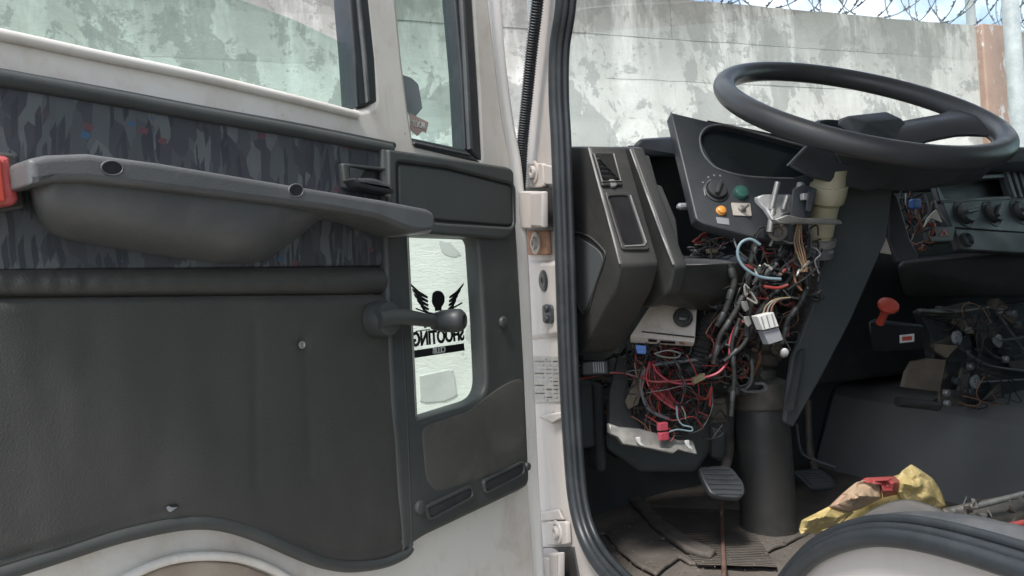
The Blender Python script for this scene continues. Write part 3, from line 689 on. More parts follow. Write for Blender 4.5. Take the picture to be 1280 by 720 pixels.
# --- stickers, and a reflection painted on the quarter glass
OFF = -.044
def club():
    r = plate('club_sticker', DOOR, [[(518, 438), (580, 429), (581, 438), (519, 447.5)]], .001, .0002, m_dec, door, off=OFF, label='black mirrored sticker reading SHOOTING CLUB with a winged skull')
    text('glass_lettering', 'SHOOTING', DOOR, 549, 421.5, 17, m_dec, door, off=OFF, mirror=True, sx=.80, bold=.034)
    text('glass_lettering', 'CLUB', DOOR, 549, 438.2, 7.4, m_letter, door, off=OFF+.0012, mirror=True, sx=.95, bold=.02)
    # feathers of the two wings
    for sgn, cx in ((-1, 537.), (1, 560.)):
        for i in range(5):
            y0 = 388-i*5.0; ln = (11, 15, 18, 20, 22)[i] if sgn < 0 else (8, 10, 12, 15, 18)[i]
            x0 = cx+sgn*(0+i*.5); dy = -7.5-i*1.6
            pts = [(x0, y0+2.5), (x0+sgn*ln*.5, y0+dy*.45+2.0), (x0+sgn*ln, y0+dy-.5), (x0+sgn*ln*.96, y0+dy+2.9), (x0+sgn*ln*.5, y0+dy*.3+5.2), (x0+sgn*.5, y0+5.2)]
            plate('wing_feather', DOOR, [pts], .001, .0002, m_dec, door, off=OFF)
    plate('skull', DOOR, [rnd([(541, 366, 3), (546, 363, 3), (552, 364, 3), (556, 370, 3), (556, 378, 3), (552, 384), (552, 388, 1), (544, 389, 1), (544, 385), (540, 378, 3)])], .001, .0002, m_dec, door, off=OFF)
    for a, b in (((520, 386), (574, 404)), ((578, 378), (530, 408))):
        dx, dy = b[0]-a[0], b[1]-a[1]; L = math.hypot(dx, dy); nx, ny = -dy/L, dx/L; q = lambda s, h: (a[0]+dx*s+nx*h, a[1]+dy*s+ny*h)
        plate('rifle', DOOR, [[q(0, -1.2), q(.25, -.8), q(.35, -2), q(.6, -2), q(.62, -4.5), q(.68, -4.5), q(.7, -1.6), q(1, -3), q(1, 3), q(.75, 1.4), q(.6, 1.6), q(.52, 6), q(.46, 5.4), q(.5, 1.5), q(.3, 1.2), q(0, .5)]], .001, .0002, m_dec, door, off=OFF)
    plate('sticker_line', DOOR, [[(520, 413.6), (538, 411), (538, 412.3), (520, 415)]], .001, .0002, m_dec, door, off=OFF)
    plate('sticker_line', DOOR, [[(562, 407), (579, 404.5), (579, 405.8), (562, 408.3)]], .001, .0002, m_dec, door, off=OFF)
club()
plate('quarter_reflection', DOOR, [rnd([(499, 92), (514, 97, 3), (523, 105, 3), (526, 122), (528, 135), (516, 150), (512, 145), (503, 120)])], .001, .0002, m_reflgrey, door, off=-.0285, label='grey and pink reflection painted flat on the quarter glass')  # a reflection, painted as a flat shape on the pane
plate('reflection_strip', DOOR, [[(512, 141), (536, 153), (533, 166), (528, 164), (522, 170), (513, 162)]], .001, .0002, m_reflpink, door, off=-.0280)  # pink sign within the painted reflection
text('glass_lettering', 'TOOR', DOOR, 523, 156, 8, m_letter, door, off=-.0272, mirror=False, sx=.8)  # sign lettering of the painted reflection

# --- side of the cab round the opening
ap_path = [(712, -260), (708, -100), (705, 0), (697, 60), (696, 120), (699, 180), (703, 300), (708, 450), (714, 560), (721, 630), (735, 678), (760, 716), (800, 752), (860, 780), (925, 780), (965, 755), (992, 722), (1022, 694), (1064, 676), (1112, 671), (1180, 682), (1280, 712), (1400, 754), (1600, 845)]
apc = cat([V((a, b)) for a, b in ap_path], 6)
A3 = [APER.hit(p.x, p.y, 0) for p in apc]
top_z = 2.75
body_out = [(672, -260), (662, 0), (655, 60), (648, 120), (641, 200), (636, 300), (636, 500), (640, 720), (645, 1100)]
bo = [APER.uv(a, b) for a, b in body_out]
au = [APER.uv(p.x, p.y) for p in apc]
far = 1.25
outer = [(bo[0][0], 1.0)] + bo + [(bo[-1][0], -1.2), (far, -1.2), (far, au[-1][1])] + au[::-1] + [(au[0][0]-.02, .82), (1.15, .82), (far, 1.0)]
side = plate('cab_side', APER, None, .012, .003, m_pillar, truck, off=-.004, uvs=[outer], label='pale painted door pillar and sill round the door opening')
# rubber seal swept round the opening with several ridges
def seal(name, prof, mat, parent, **k):
    vs = []; fs = []; n = len(prof); N = len(A3)
    for i, p in enumerate(A3):
        t = (A3[min(i+1, N-1)]-A3[max(i-1, 0)]).normalized(); b = APER.w.cross(t).normalized()   # b points to the body side or the inside
        k_ = .82 if apc[i].x > 930 else 1.
        for (x, y) in prof: vs.append(p+b*x*k_+APER.w*y*k_)
    for i in range(N-1):
        for j in range(n): fs.append((i*n+j, i*n+(j+1) % n, (i+1)*n+(j+1) % n, (i+1)*n+j))
    fs += [tuple(range(n)), tuple(range((N-1)*n, N*n))]
    return meshobj(name, vs, fs, mat, parent, smooth=45, **k)
def circ(cx, cy, r, n=10): return [(cx+r*math.cos(2*math.pi*i/n), cy+r*math.sin(2*math.pi*i/n)) for i in range(n)]
seal('door_seal', circ(.000, .004, .0088, 12), m_rubber, truck, label='black rubber door seal round the whole opening')
seal('door_seal', circ(.0075, -.001, .0058), m_rubber, truck)
seal('inner_seal', circ(.0145, -.008, .0050), m_rubber, truck)
# --- hinge pillar hardware
def hw(name, q, th, mat, off=.004, rr=3, **k): return plate(name, APER, [rnd(q, rr)], th, min(.002, th*.4), mat, side, off=off, **k)
def bolt(px, py, r, par=None):
    p = APER.hit(px, py, .006); prof = [(r, 0), (r, .002), (r*.9, .0028), (r*.72, .0028), (r*.7, .0015), (r*.55, .0015), (r*.55, .006), (r*.5, .0068), (r*.28, .0068), (r*.26, .004), (0, .004)]
    lathe('hinge_bolt', prof, p, APER.w, m_pillar, side, n=18)
hw('hinge_plate', [(654, 204), (678, 204), (679, 234), (654, 235)], .008, m_pillar, .006); bolt(668, 215, .018)
hw('hinge_plate', [(654, 289), (682, 288), (684, 319), (656, 319)], .008, m_rust, .006, label='rusty hinge plate under the upper hinge'); bolt(670, 304, .018)
hw('hinge_plate', [(682, 652), (707, 652), (709, 681), (684, 682)], .008, m_pillar, .006); bolt(697, 665, .018)
plate('hinge_slot', APER, [[(646, 234), (694, 234), (695, 289), (648, 289)]], .004, .001, m_dash, side, off=-.001)
plate('hinge_slot', APER, [[(670, 684), (716, 684), (730, 760), (672, 760)]], .004, .001, m_dash, side, off=-.001)
plate('pillar_step', APER, [rnd([(679, 205, 2), (697, 210, 2), (697, 232, 2), (679, 230, 2)])], .006, .002, m_pillar, side, off=.004)
def knuckle(x0, y0, x1, y1):
    q = APER.hit((x0+x1)/2-3, (y0+y1)/2, .018); a = APER.hit((x0+x1)/2-3, y0, .018); b = APER.hit((x0+x1)/2-3, y1, .018)
    L = (a-b).length; lathe('hinge_knuckle', [(.0165, 0), (.0185, .002), (.0185, L-.002), (.0165, L)], b, (a-b), m_pillar, side, n=24, ref=None)
    plate('hinge_strap', APER, [rnd([(x0-2, y0+2), (x1-6, y0), (x1-6, y1), (x0-2, y1-2)], 2)], .012, .004, m_pillar, side, off=.024)
knuckle(648, 239, 683, 285); knuckle(673, 691, 704, 735)
disc('rubber_plug', APER, 681, 351, .0165, .006, m_rubber, side, prof=[(.0175, 0), (.0175, .003), (.014, .005), (.006, .0045), (.005, .003), (.003, .003), (0, .005)])
plate('plug_plate', APER, [rnd([(677, 380, 5), (689, 381, 5), (690, 405, 5), (678, 405, 5)])], .006, .002, m_rubber, side, off=.006)
for y in (386, 399): disc('plug_screw', APER, 683.5, y, .006, .004, m_black, side, off=.006)
# raised pressed ridges of the pillar
def ridge(pts, h=.012):
    n = len(pts); c = V((sum(p[0] for p in pts)/n, sum(p[1] for p in pts)/n))
    vs = [APER.hit(a, b, -.003) for a, b in pts]+[APER.hit(c.x+(a-c.x)*.82, c.y+(b-c.y)*.9, h-.004) for a, b in pts]
    fs = [(i, (i+1) % n, n+(i+1) % n, n+i) for i in range(n)]+[tuple(range(n, 2*n))]
    o = meshobj('pressed_panel', vs, fs, m_pillar, side, smooth=30); bevel(o, .002, 2); return o
ridge([(655, 326), (700, 326), (702, 420), (662, 425)], .006)
ridge([(672, 520), (703, 514), (704, 523), (690, 530)], .009)
ridge([(673, 640), (700, 636), (707, 650), (676, 652)], .008)
idp = plate('identification_plate', APER, [rnd([(664, 446), (698, 446), (701, 502), (666, 504)], 2)], .0015, .0004, m_plate, side, off=-.002, label='small stamped metal identification plate on the pillar')
def idlines():
    for i, y in enumerate(range(451, 501, 5)):
        for (xa, xb) in ((668, 680), (682, 689), (691, 697)):
            if random.random() < .18: continue
            plate('plate_print', APER, [[(xa+.2*i/2, y), (xb-random.uniform(0, 2)+.1*i, y), (xb-1+.1*i, y+1.6), (xa+.1*i, y+1.6)]], .0004, .0001, random.choice((m_dash, m_greyw, m_gplast)), side, off=-.0012)
    for x, y in ((682, 449), (684, 500)): disc('plate_rivet', APER, x, y, .002, .001, m_steel, side, off=-.002, n=10)
idlines()
# corrugated conduit down the pillar edge
tube('cable_conduit', [APER.hit(a, b, .020) for a, b in [(682, -120), (672, 0), (665, 60), (659, 120), (653, 180), (651, 222), (650, 236)]], .0088, m_rubber, side, n=12, corr=.004)

# --- cab envelope: roof, far side, rear, floor, firewall, windscreen
def cbox(name, r0_, r1, f0, f1, z0, z1, mat, bev=.01, parent=truck, **k):
    return hull(name, [C3(a, b, c) for a in (r0_, r1) for b in (f0, f1) for c in (z0, z1)], mat, parent, bev, **k)
cbox('roof', -.02, 2.15, -1.35, .18, 1.02, 1.08, m_white)
cbox('rear_wall', .02, 2.1, -1.4, -1.35, -.6, 1.02, m_dash)
def farside():
    pts = [C3(2.12, f, z) for f, z in ((-1.35, -.6), (.55, -.6), (.55, .18), (.15, 1.0), (-1.35, 1.0))]
    fr = Fr(C3(2.12, 0, 0), F, Z)
    o = plate('far_side', fr, None, .05, .005, m_dash, truck, uvs=[[(-1.35, -.6), (.55, -.6), (.55, .18), (.15, 1.0), (-1.35, 1.0)], [(-1.2, .2), (.3, .2), (0, .9), (-1.2, .9)]])
    plate('far_window', fr, None, .005, .001, m_gtint, truck, uvs=[[(-1.22, .18), (.33, .18), (.0, .92), (-1.22, .92)]])
farside()
cbox('cab_floor', -.02, 2.1, -1.35, .62, -.60, -.478, m_void)
FC = [(.015, .10), (.05, .20), (.12, .30), (.25, .38), (.5, .45), (1.06, .50), (1.6, .45), (1.9, .38), (2.02, .28), (2.09, .10)]
FCc = [(p.x, p.y) for p in cat([V(p) for p in FC], 5)]
def curved(name, z0, z1, sh0, sh1, th, mat, **k):
    vs = []; fs = []; n = len(FCc)
    for i, (r, f) in enumerate(FCc):
        s0 = sh0*min(1, (f-.02)/.3); s1 = sh1*min(1, (f-.02)/.3)
        vs += [C3(r, f-s0, z0), C3(r, f-s1, z1), C3(r, f-s1+th, z1), C3(r, f-s0+th, z0)]
    for i in range(n-1):
        for j in range(4): fs.append((i*4+j, i*4+(j+1) % 4, i*4+4+(j+1) % 4, i*4+4+j))
    fs += [(0, 1, 2, 3), (4*n-4, 4*n-3, 4*n-2, 4*n-1)]
    return meshobj(name, vs, fs, mat, truck, smooth=60, **k)
curved('bulkhead', -.60, .225, .0, .0, .03, m_void)
curved('windscreen', .225, 1.04, .0, .10, .006, m_gclear, label='large clear front windscreen')
# ------------------------------------------------------------------ dashboard
dash = hull('dashboard', [C3(r, f, z) for r in (.30, 2.05) for f, z in ((.30, .02), (.30, .13), (.50, .10), (.50, -.25), (.36, -.25))], m_black, truck, .012, label='dark stripped dashboard body')
hull('dash_top', [C3(r, f, z) for r, f, z in ((.80, .20, .20), (.80, .44, .20), (.80, .20, .262), (.80, .44, .25), (1.95, .05, .20), (1.95, .35, .20), (1.95, .05, .27), (1.95, .35, .26), (1.1, .08, .25), (1.1, .08, .2))], m_dashgrey, dash, .02)
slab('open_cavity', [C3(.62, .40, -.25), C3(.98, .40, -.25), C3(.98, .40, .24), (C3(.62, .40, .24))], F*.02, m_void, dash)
# left end moulding, a side profile pushed across
SIDE = Fr(A0+R*.045, -F, Z)
prof = rnd([(690, 184), (716, 183), (736, 183, 3), (776, 332, 5), (768, 366, 8), (727, 443, 6), (690, 446)])
endm = plate('dash_end', SIDE, [prof], .062, .004, m_dash, truck, off=0, bres=3, label='left dashboard end with air vent and empty slot')
plate('end_recess', SIDE, [rnd([(690, 300), (722, 296), (757, 318, 18), (738, 372, 12), (730, 392, 8), (722, 380), (700, 380)])], .003, .001, m_void, endm, off=.0015)
tube('recess_rim', [SIDE.hit(a, b, .001) for a, b in [(716, 290), (735, 295), (752, 310), (756, 322), (744, 358), (735, 388), (728, 392), (722, 378)]], .0016, m_dash, endm, n=8)
tube('edge_line', [SIDE.hit(a, b, .001) for a, b in [(736, 185), (746, 222), (762, 280), (775, 330)]], .0016, m_edge, endm, n=6)  # paler line along the front edge of the moulding
# front face frame of that moulding
a_ = SIDE.hit(736, 184, 0); b_ = SIDE.hit(776, 331, 0)
FACE = Fr(a_, R, a_-b_)
def fplate(name, fr, q, th, mat, par, off=.0, rr=2, holes=(), **k):
    return plate(name, fr, [rnd(q, rr)]+[rnd(h, rr) for h in holes], th, min(.003, th*.4), mat, par, off=off, **k)
fplate('vent_frame', FACE, [(741, 190), (768, 190), (779, 231), (753, 232)], .006, m_dash, endm, .005, holes=[[(744, 193), (766, 193), (775, 225), (753, 226)]])
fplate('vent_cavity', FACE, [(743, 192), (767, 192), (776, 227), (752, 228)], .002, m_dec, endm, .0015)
for i in range(5):
    y = 197+i*6; x = 744.5+i*1.55
    slab('vent_slat', [FACE.hit(x+1, y, .004), FACE.hit(x+20, y, .004), FACE.hit(x+20.5, y+2.4, .002), FACE.hit(x+1.5, y+2.4, .002)], FACE.w*.001, m_gplast if i == 0 else m_dash, endm)
tube('vent_edge', [FACE.hit(a, b, .006) for a, b in [(743, 193), (753, 227), (776, 226), (767, 192)]], .0012, m_edge, endm, n=6, sm=0)
disc('vent_wheel', FACE, 765, 230, .007, .004, m_edge, endm, off=.001, n=16)
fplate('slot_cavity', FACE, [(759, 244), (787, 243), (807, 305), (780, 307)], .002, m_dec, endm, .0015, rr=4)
fplate('slot_frame', FACE, [(756, 239), (790, 239), (813, 312), (778, 312)], .005, m_dash, endm, .004, rr=5, holes=[[(760, 245), (786, 244), (806, 304), (781, 306)]])
tube('slot_edge', [FACE.hit(a, b, .0045) for a, b in [(788, 244), (808, 303), (805, 307), (781, 308)]], .0013, m_edge, endm, n=6, sm=0)
# second moulding: main left body with open cavity
SIDE2 = Fr(A0+R*.125, -F, Z)
mid = plate('dash_body', SIDE2, [rnd([(740, 184), (778, 183, 3), (789, 184, 3), (843, 333, 5), (836, 366, 8), (812, 384, 6), (740, 384)])], .022, .004, m_dash, truck, off=0, bres=3, label='open dashboard shell left of the instrument panel')
tube('edge_line', [SIDE2.hit(a, b, .001) for a, b in [(788, 187), (806, 236), (826, 290), (842, 331)]], .0018, m_edge, mid, n=6)  # paler line down the edge of the shell
FACE2 = Fr(SIDE2.hit(789, 186), R, SIDE2.hit(789, 186)-SIDE2.hit(843, 332))
slab('cavity_edge', [FACE2.hit(a, b, -.004) for a, b in [(796, 192), (812, 194), (822, 230), (828, 232), (846, 275), (850, 312), (858, 322), (846, 330)]], FACE2.w*-.02, m_dash, mid, bev=.003)
fplate('cavity_slot', FACE2, [(814, 234), (822, 234), (826, 245), (818, 246)], .002, m_dec, mid, -.002, rr=1)
slab('cavity_back', [P(a, b, t) for a, b, t in [(786, 182, 1.42), (862, 184, 1.45), (960, 300, 1.50), (960, 340, 1.5), (830, 345, 1.42)]], F*.02, m_dec, mid)
hull('dash_hood', [P(788, 186, 1.25), P(800, 173, 1.27), P(848, 170, 1.33), P(858, 186, 1.33), P(846, 196, 1.30), P(800, 196, 1.27), P(800, 178, 1.42), P(860, 176, 1.46), P(860, 192, 1.46), P(795, 196, 1.42)], m_dashgrey, mid, .006)
lb = hull('knee_panel', [SIDE2.hit(843, 330, 0), SIDE2.hit(836, 366, 0), SIDE2.hit(818, 380, 0), P(936, 327, 1.24), P(932, 370, 1.26), P(912, 394, 1.30), P(838, 320, 1.36), P(932, 318, 1.40), P(905, 385, 1.44), P(820, 370, 1.40)], m_dash, truck, .008, label='smooth dark lower dash panel over the wiring')
tube('panel_rim', [P(846, 325, 1.235), P(880, 327, 1.24), P(934, 328, 1.245)], .0025, m_dashgrey, lb, n=6)
for _ in range(34):
    x = random.uniform(862, 905); y = random.uniform(302, 322); t = random.uniform(1.26, 1.30)
    tube('loose_wire', [P(x, y, t), P(x+random.uniform(-14, 14), y+random.uniform(-9, 3), t-.02), P(x+random.uniform(-22, 22), y+random.uniform(-4, 6), t)], .0014, random.choice((m_steel, m_blkw, m_blkw, m_blkw, m_greyw, m_yelw)), lb, n=5, sm=3)
box('key_tag', P(890, 314, 1.24), R*.010, Z*.004, F*.004, m_yelw, lb, .001)
for pts in ([(884, 283), (881, 296), (874, 306)], [(905, 285), (890, 288), (872, 298), (866, 303)], [(872, 300), (880, 292), (905, 292), (912, 300)], [(868, 305), (890, 300), (915, 296)]):
    tube('loose_wire', [P(a, b, 1.28) for a, b in pts], .0022, m_redw, lb, n=6)

# --- instrument panel, hanging loose
INS = dashf(880, 210, 1.235, tilt=26, yaw=-8, roll=0)
ins = plate('instrument_panel', INS, [rnd([(838, 140, 3), (930, 162), (1010, 184), (1040, 200), (1040, 260), (990, 305), (945, 297, 4), (880, 280, 5), (870, 274, 4)]),
    rnd([(874, 172, 12), (888, 157, 12), (915, 158), (1004, 182), (1020, 215), (985, 223, 10), (925, 219), (893, 208, 14)])], .022, .003, m_dashgrey, truck, off=0, bres=3, label='loose instrument panel with blank dark lens')
plate('instrument_lens', INS, [rnd([(868, 165), (885, 150), (1030, 180), (1025, 232), (925, 226), (885, 214)])], .003, .001, m_lens, ins, off=-.012)
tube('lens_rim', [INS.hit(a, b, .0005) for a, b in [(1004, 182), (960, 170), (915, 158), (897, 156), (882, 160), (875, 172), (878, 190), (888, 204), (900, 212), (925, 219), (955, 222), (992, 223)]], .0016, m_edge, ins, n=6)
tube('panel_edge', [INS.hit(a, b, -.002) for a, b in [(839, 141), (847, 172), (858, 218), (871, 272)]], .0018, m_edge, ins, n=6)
def knob(fr, px, py, r, par, mat=m_black, ring=True, label=None, h=.012, ang=.5):
    p = fr.hit(px, py, 0)
    if ring: lathe('knob_ring', [(r*1.28, 0), (r*1.28, .002), (r*1.1, .003), (r*1.1, .0)], p, fr.w, m_dashgrey, par, n=26)
    k = lathe('knob', [(r, 0), (r, h*.6), (r*.92, h*.75), (r*.8, h*.78), (0, h*.78)], p, fr.w, mat, par, n=26)
    if label: k['label'] = label
    u = fr.u*math.cos(ang)+fr.v*math.sin(ang); v = fr.w.cross(u)
    box('knob_grip', p+fr.w*h*.95, u*r*.85, v*r*.16, fr.w*h*.35, mat, par, .001)
    return p
knob(INS, 895, 239, .0165, ins, label='round light switch', ang=1.0)
tube('knob_mark', [INS.hit(895+15*math.cos(a), 238-15*math.sin(a), .001) for a in (2.0, 2.5, 3.0, 3.6)], .001, m_edge, ins, n=5)
for a in (1.3, 1.7, 2.1, 2.6): disc('dial_mark', INS, 895+19*math.cos(a), 238-19*math.sin(a), .0018, .0008, m_gplast, ins, n=8)
disc('green_button', INS, 925, 242, .012, .008, m_green, ins, prof=[(.0125, 0), (.0125, .004), (.011, .008), (.006, .010), (0, .0105)], label='domed dark green push button')
disc('orange_lamp', INS, 901, 264, .0072, .006, m_orange, ins, prof=[(.0085, 0), (.0085, .002), (.0072, .003), (.0068, .006), (.003, .008), (0, .008)], label='small orange warning lamp')
plate('switch_plate', INS, [rnd([(914, 253), (938, 254), (940, 270), (917, 269)], 1.5)], .002, .0006, m_boxw, ins, off=.0025)
disc('toggle_collar', INS, 927, 262, .0062, .005, m_steel, ins, off=.002)
tube('toggle_lever', [INS.hit(927, 262, .006), INS.hit(932, 259, .014), INS.hit(936, 256, .020)], .0022, m_steel, ins, n=8)
plate('small_label', INS, [[(895, 271), (911, 273), (912, 281), (897, 279)]], .0012, .0003, m_gplast, ins, off=.001)
lathe('fixing_clip', [(.006, 0), (.006, .02), (.003, .024)], P(862, 258, 1.24), -R, m_gplast, ins, n=10)

# ------------------------------------------------------------------ steering wheel
wc = P(1072.3, 135.7, 1.2206); wy = math.radians(17)
WF = V((-math.sin(wy), math.cos(wy), 0)); WL = V((WF.y, -WF.x, 0)); tr_ = math.radians(32.6)
WV = WF*math.cos(tr_)+Z*math.sin(tr_); WN = WL.cross(WV).normalized()       # WN up and towards the driver
RR = .218
wheel = tube('steering_wheel', [wc+WL*RR*math.cos(a)+WV*RR*math.sin(a) for a in [2*math.pi*i/72 for i in range(72)]], .0175, m_wheel, truck, n=20, sm=0, closed=True, label='large black steering wheel')
def wp(a, b, h=0): return wc+WL*a+WV*b+WN*h
# spokes: two broad arms at right and left-rear of the rim, dished hub
def spoke(ang):
    vs = []; fs = []; N = 12; c, s = math.cos(ang), math.sin(ang)
    for i in range(N+1):
        t = i/N; rr = .045+(RR-.045)*t; hw_ = .046-.004*math.sin(t*math.pi)+(.034*max(0, t-.7)/.3); dz = -.050*(1-t)**1.3-.002; th = .020-.006*t
        for (q, h) in ((-1, 0), (-.8, .5), (0, .8), (.8, .5), (1, 0), (.8, -.5), (0, -.7), (-.8, -.5)):
            x = rr*c-hw_*q*s; y = rr*s+hw_*q*c; vs.append(wp(x, y, dz+h*th))
    for i in range(N):
        for j in range(8): fs.append((i*8+j, i*8+(j+1) % 8, (i+1)*8+(j+1) % 8, (i+1)*8+j))
    fs += [tuple(range(8)), tuple(range(N*8, N*8+8))]
    meshobj('spoke', vs, fs, m_wheel, wheel, smooth=60)
for a in (math.radians(-14), math.radians(-112)): spoke(a)
lathe('hub', [(.030, -.10), (.050, -.085), (.062, -.060), (.064, -.045), (.058, -.038), (.050, -.036), (.046, -.046), (.020, -.047), (.018, -.040), (0, -.040)], wc, WN, m_black, wheel, n=32)
hull('hub_cover', [wp(a*1.0+.042, b-.004, h) for a, b, h in ((-.05, .03, -.038), (-.02, .065, -.038), (.07, .05, -.032), (.075, -.01, -.032), (.02, -.05, -.040), (-.05, -.02, -.040), (-.045, .02, -.018), (.05, .035, -.014), (.05, 0, -.014), (-.03, -.01, -.018))], m_black, wheel, .004, label='exposed dark hub casting with the horn pad removed')
# ------------------------------------------------------------------ steering column
colp = wc-WN*.10
shroud = hull('column_shroud', [P(984, 207, 1.12), P(1010, 180, 1.13), P(1060, 178, 1.14), P(1120, 196, 1.16), P(1120, 226, 1.18), P(1085, 240, 1.18), P(1012, 222, 1.13), P(1010, 186, 1.24), P(1110, 198, 1.28), P(1085, 236, 1.28), P(1015, 218, 1.24)], m_dashgrey, truck, .004, label='dark plastic shroud under the steering wheel')
tube('shroud_edge', [P(984, 207, 1.118), P(997, 193, 1.121), P(1009, 181, 1.128)], .0012, m_edge, shroud, n=5, sm=0)
hull('shroud_rear', [P(a, b, t) for a, b, t in [(1040, 190, 1.12), (1150, 196, 1.16), (1240, 208, 1.22), (1225, 226, 1.24), (1140, 240, 1.2), (1060, 236, 1.18), (1060, 200, 1.3), (1230, 214, 1.34), (1130, 234, 1.34)]], m_black, shroud, .006)
KP = dashf(1060, 350, 1.16, tilt=-28, yaw=-25)
side_p = slab('knee_guard', [P(a, b, t) for a, b, t in [(1046, 214, 1.20), (1118, 220, 1.24), (1108, 300, 1.25), (1064, 400, 1.27), (1028, 470, 1.28), (992, 534, 1.28), (981, 528, 1.27), (984, 500, 1.27), (990, 450, 1.26), (1012, 395, 1.25), (1034, 330, 1.24), (1046, 270, 1.22)]], (F*1+R*.2)*.012, m_void, truck, bev=.003, label='long dark plastic guard along the steering column')
slab('guard_rib', [P(a, b, t) for a, b, t in [(1000, 440, 1.245), (1006, 436, 1.245), (992, 512, 1.255), (984, 514, 1.255)]], F*.008, m_black, side_p)
column = lathe('steering_column', [(.020, 0), (.020, .30), (.024, .31)], P(1003, 420, 1.34), (P(1060, 230, 1.27)-P(1003, 420, 1.34)), m_dsteel, truck, n=16, label='exposed steering column with cream switch sleeve')
ax = (P(1035, 228, 1.17)-P(1019, 318, 1.22)).normalized()
lathe('switch_sleeve', [(.018, 0), (.018, .008), (.0195, .010), (.020, .03), (.0205, .034), (.021, .060), (.027, .066), (.0285, .078), (.0285, .092), (.024, .093), (.024, .12)], P(1024, 300, 1.21), ax, m_cream, column, n=26, label='cream plastic sleeve')
lathe('column_ring', [(.019, -.012), (.0225, -.010), (.0225, 0), (.019, .004), (.019, .02)], P(1024, 312, 1.215), ax, m_greyw, column, n=26)
lathe('column_ring', [(.020, -.012), (.023, -.010), (.023, 0), (.02, .002)], P(1027, 298, 1.21), ax, m_steel, column, n=26)
# switch bracket in cast aluminium
slab('switch_bracket', [P(a, b, t) for a, b, t in [(947, 246, 1.15), (956, 243, 1.15), (990, 243, 1.16), (1000, 262, 1.16), (978, 270, 1.14), (972, 280, 1.13), (966, 274, 1.13), (958, 262, 1.14), (948, 252, 1.15)]], F*.010, m_alu, column, bev=.002, label='pale cast metal bracket')
slab('switch_bracket', [P(a, b, t) for a, b, t in [(968, 274, 1.12), (985, 268, 1.12), (1000, 272, 1.12), (1050, 274, 1.14), (1054, 280, 1.14), (1000, 279, 1.12), (975, 279, 1.12)]], F*.012, m_steel, column, bev=.002)
for x0, y0, x1, y1, r in ((964, 262, 972, 229, .0045), (979, 262, 984, 246, .004), (962, 290, 966, 262, .005), (999, 240, 1001, 230, .006)):
    lathe('bracket_bolt', [(r, 0), (r, (P(x1, y1, 1.14)-P(x0, y0, 1.14)).length), (r*.8, (P(x1, y1, 1.14)-P(x0, y0, 1.14)).length+.002)], P(x0, y0, 1.14), P(x1, y1, 1.14)-P(x0, y0, 1.14), m_steel, column, n=12)
hull('switch_block', [P(a, b, t) for a, b, t in [(990, 236, 1.13), (1006, 230, 1.13), (1022, 236, 1.14), (1012, 275, 1.14), (1000, 278, 1.13), (986, 272, 1.13), (1000, 234, 1.2), (1018, 240, 1.2), (1004, 272, 1.2)]], m_dashgrey, column, .003)
hull('switch_block', [P(a, b, t) for a, b, t in [(1010, 238, 1.12), (1020, 240, 1.12), (1014, 266, 1.12), (1006, 264, 1.12), (1012, 242, 1.18), (1016, 262, 1.18)]], m_black, column, .002)
box('switch_contact', P(1006, 246, 1.125), R*.006, Z*.005, F*.004, m_alu, column, .001)
hull('ignition_lock', [P(a, b, t) for a, b, t in [(955, 282, 1.15), (985, 276, 1.15), (998, 292, 1.15), (992, 308, 1.16), (966, 306, 1.16), (958, 296, 1.2), (990, 290, 1.25), (975, 280, 1.24)]], m_black, column, .004)
lathe('lock_barrel', [(.014, 0), (.014, .02), (.008, .022), (.007, .012), (0, .012)], P(972, 290, 1.16), CAM-P(972, 290, 1.16), m_dsteel, column, n=20)
tube('support_rod', [P(990, 280, 1.16), P(997, 320, 1.18), P(990, 360, 1.2)], .004, m_dsteel, column, n=8)
# lower joint and floor post
PX = P(962, 668, 1.385); 
post = lathe('column_post', [(.052, 0), (.051, .03), (.049, .20), (.047, .245), (.044, .250)], PX, Z, m_dash, truck, n=32, label='thick dark tube standing on the floor below the column')
lathe('post_collar', [(.049, .236), (.052, .240), (.052, .272), (.048, .284), (.036, .290), (.025, .292)], PX, Z, m_dsteel, post, n=32, label='dirty brown rubber collar')
jo = PX+Z*.285
lathe('universal_joint', [(.024, 0), (.028, .004), (.028, .022), (.022, .026), (.030, .032), (.032, .05), (.026, .058), (.030, .064), (.030, .082), (.022, .10), (.018, .11), (.018, .16)], jo, V((.12, .02, 1)), m_dsteel, post, n=20)
hull('joint_yoke', [jo+R*a+F*b+Z*c for a, b, c in ((-.036, -.02, .03), (-.036, .02, .03), (-.03, -.02, .09), (-.03, .02, .09), (-.010, -.028, .035), (-.012, -.028, .095), (-.01, .02, .10))], m_dsteel, post, .005)
hull('joint_yoke', [jo+R*a+F*b+Z*c for a, b, c in ((.03, -.03, .035), (.036, .02, .03), (.032, -.03, .085), (.036, .02, .08), (.012, -.036, .045), (.012, -.036, .09))], m_dsteel, post, .005)
lathe('joint_cap', [(.012, 0), (.012, .006), (.009, .008), (.004, .008), (.003, .01), (0, .01)], jo+Z*.062-F*.033+R*.012, -F, m_brown, post, n=16)
lathe('joint_bolt', [(.008, 0), (.008, .012), (.005, .013), (.005, .02)], P(1018-38, 442, 1.32), CAM-P(980, 442, 1.32), m_steel, post, n=6)

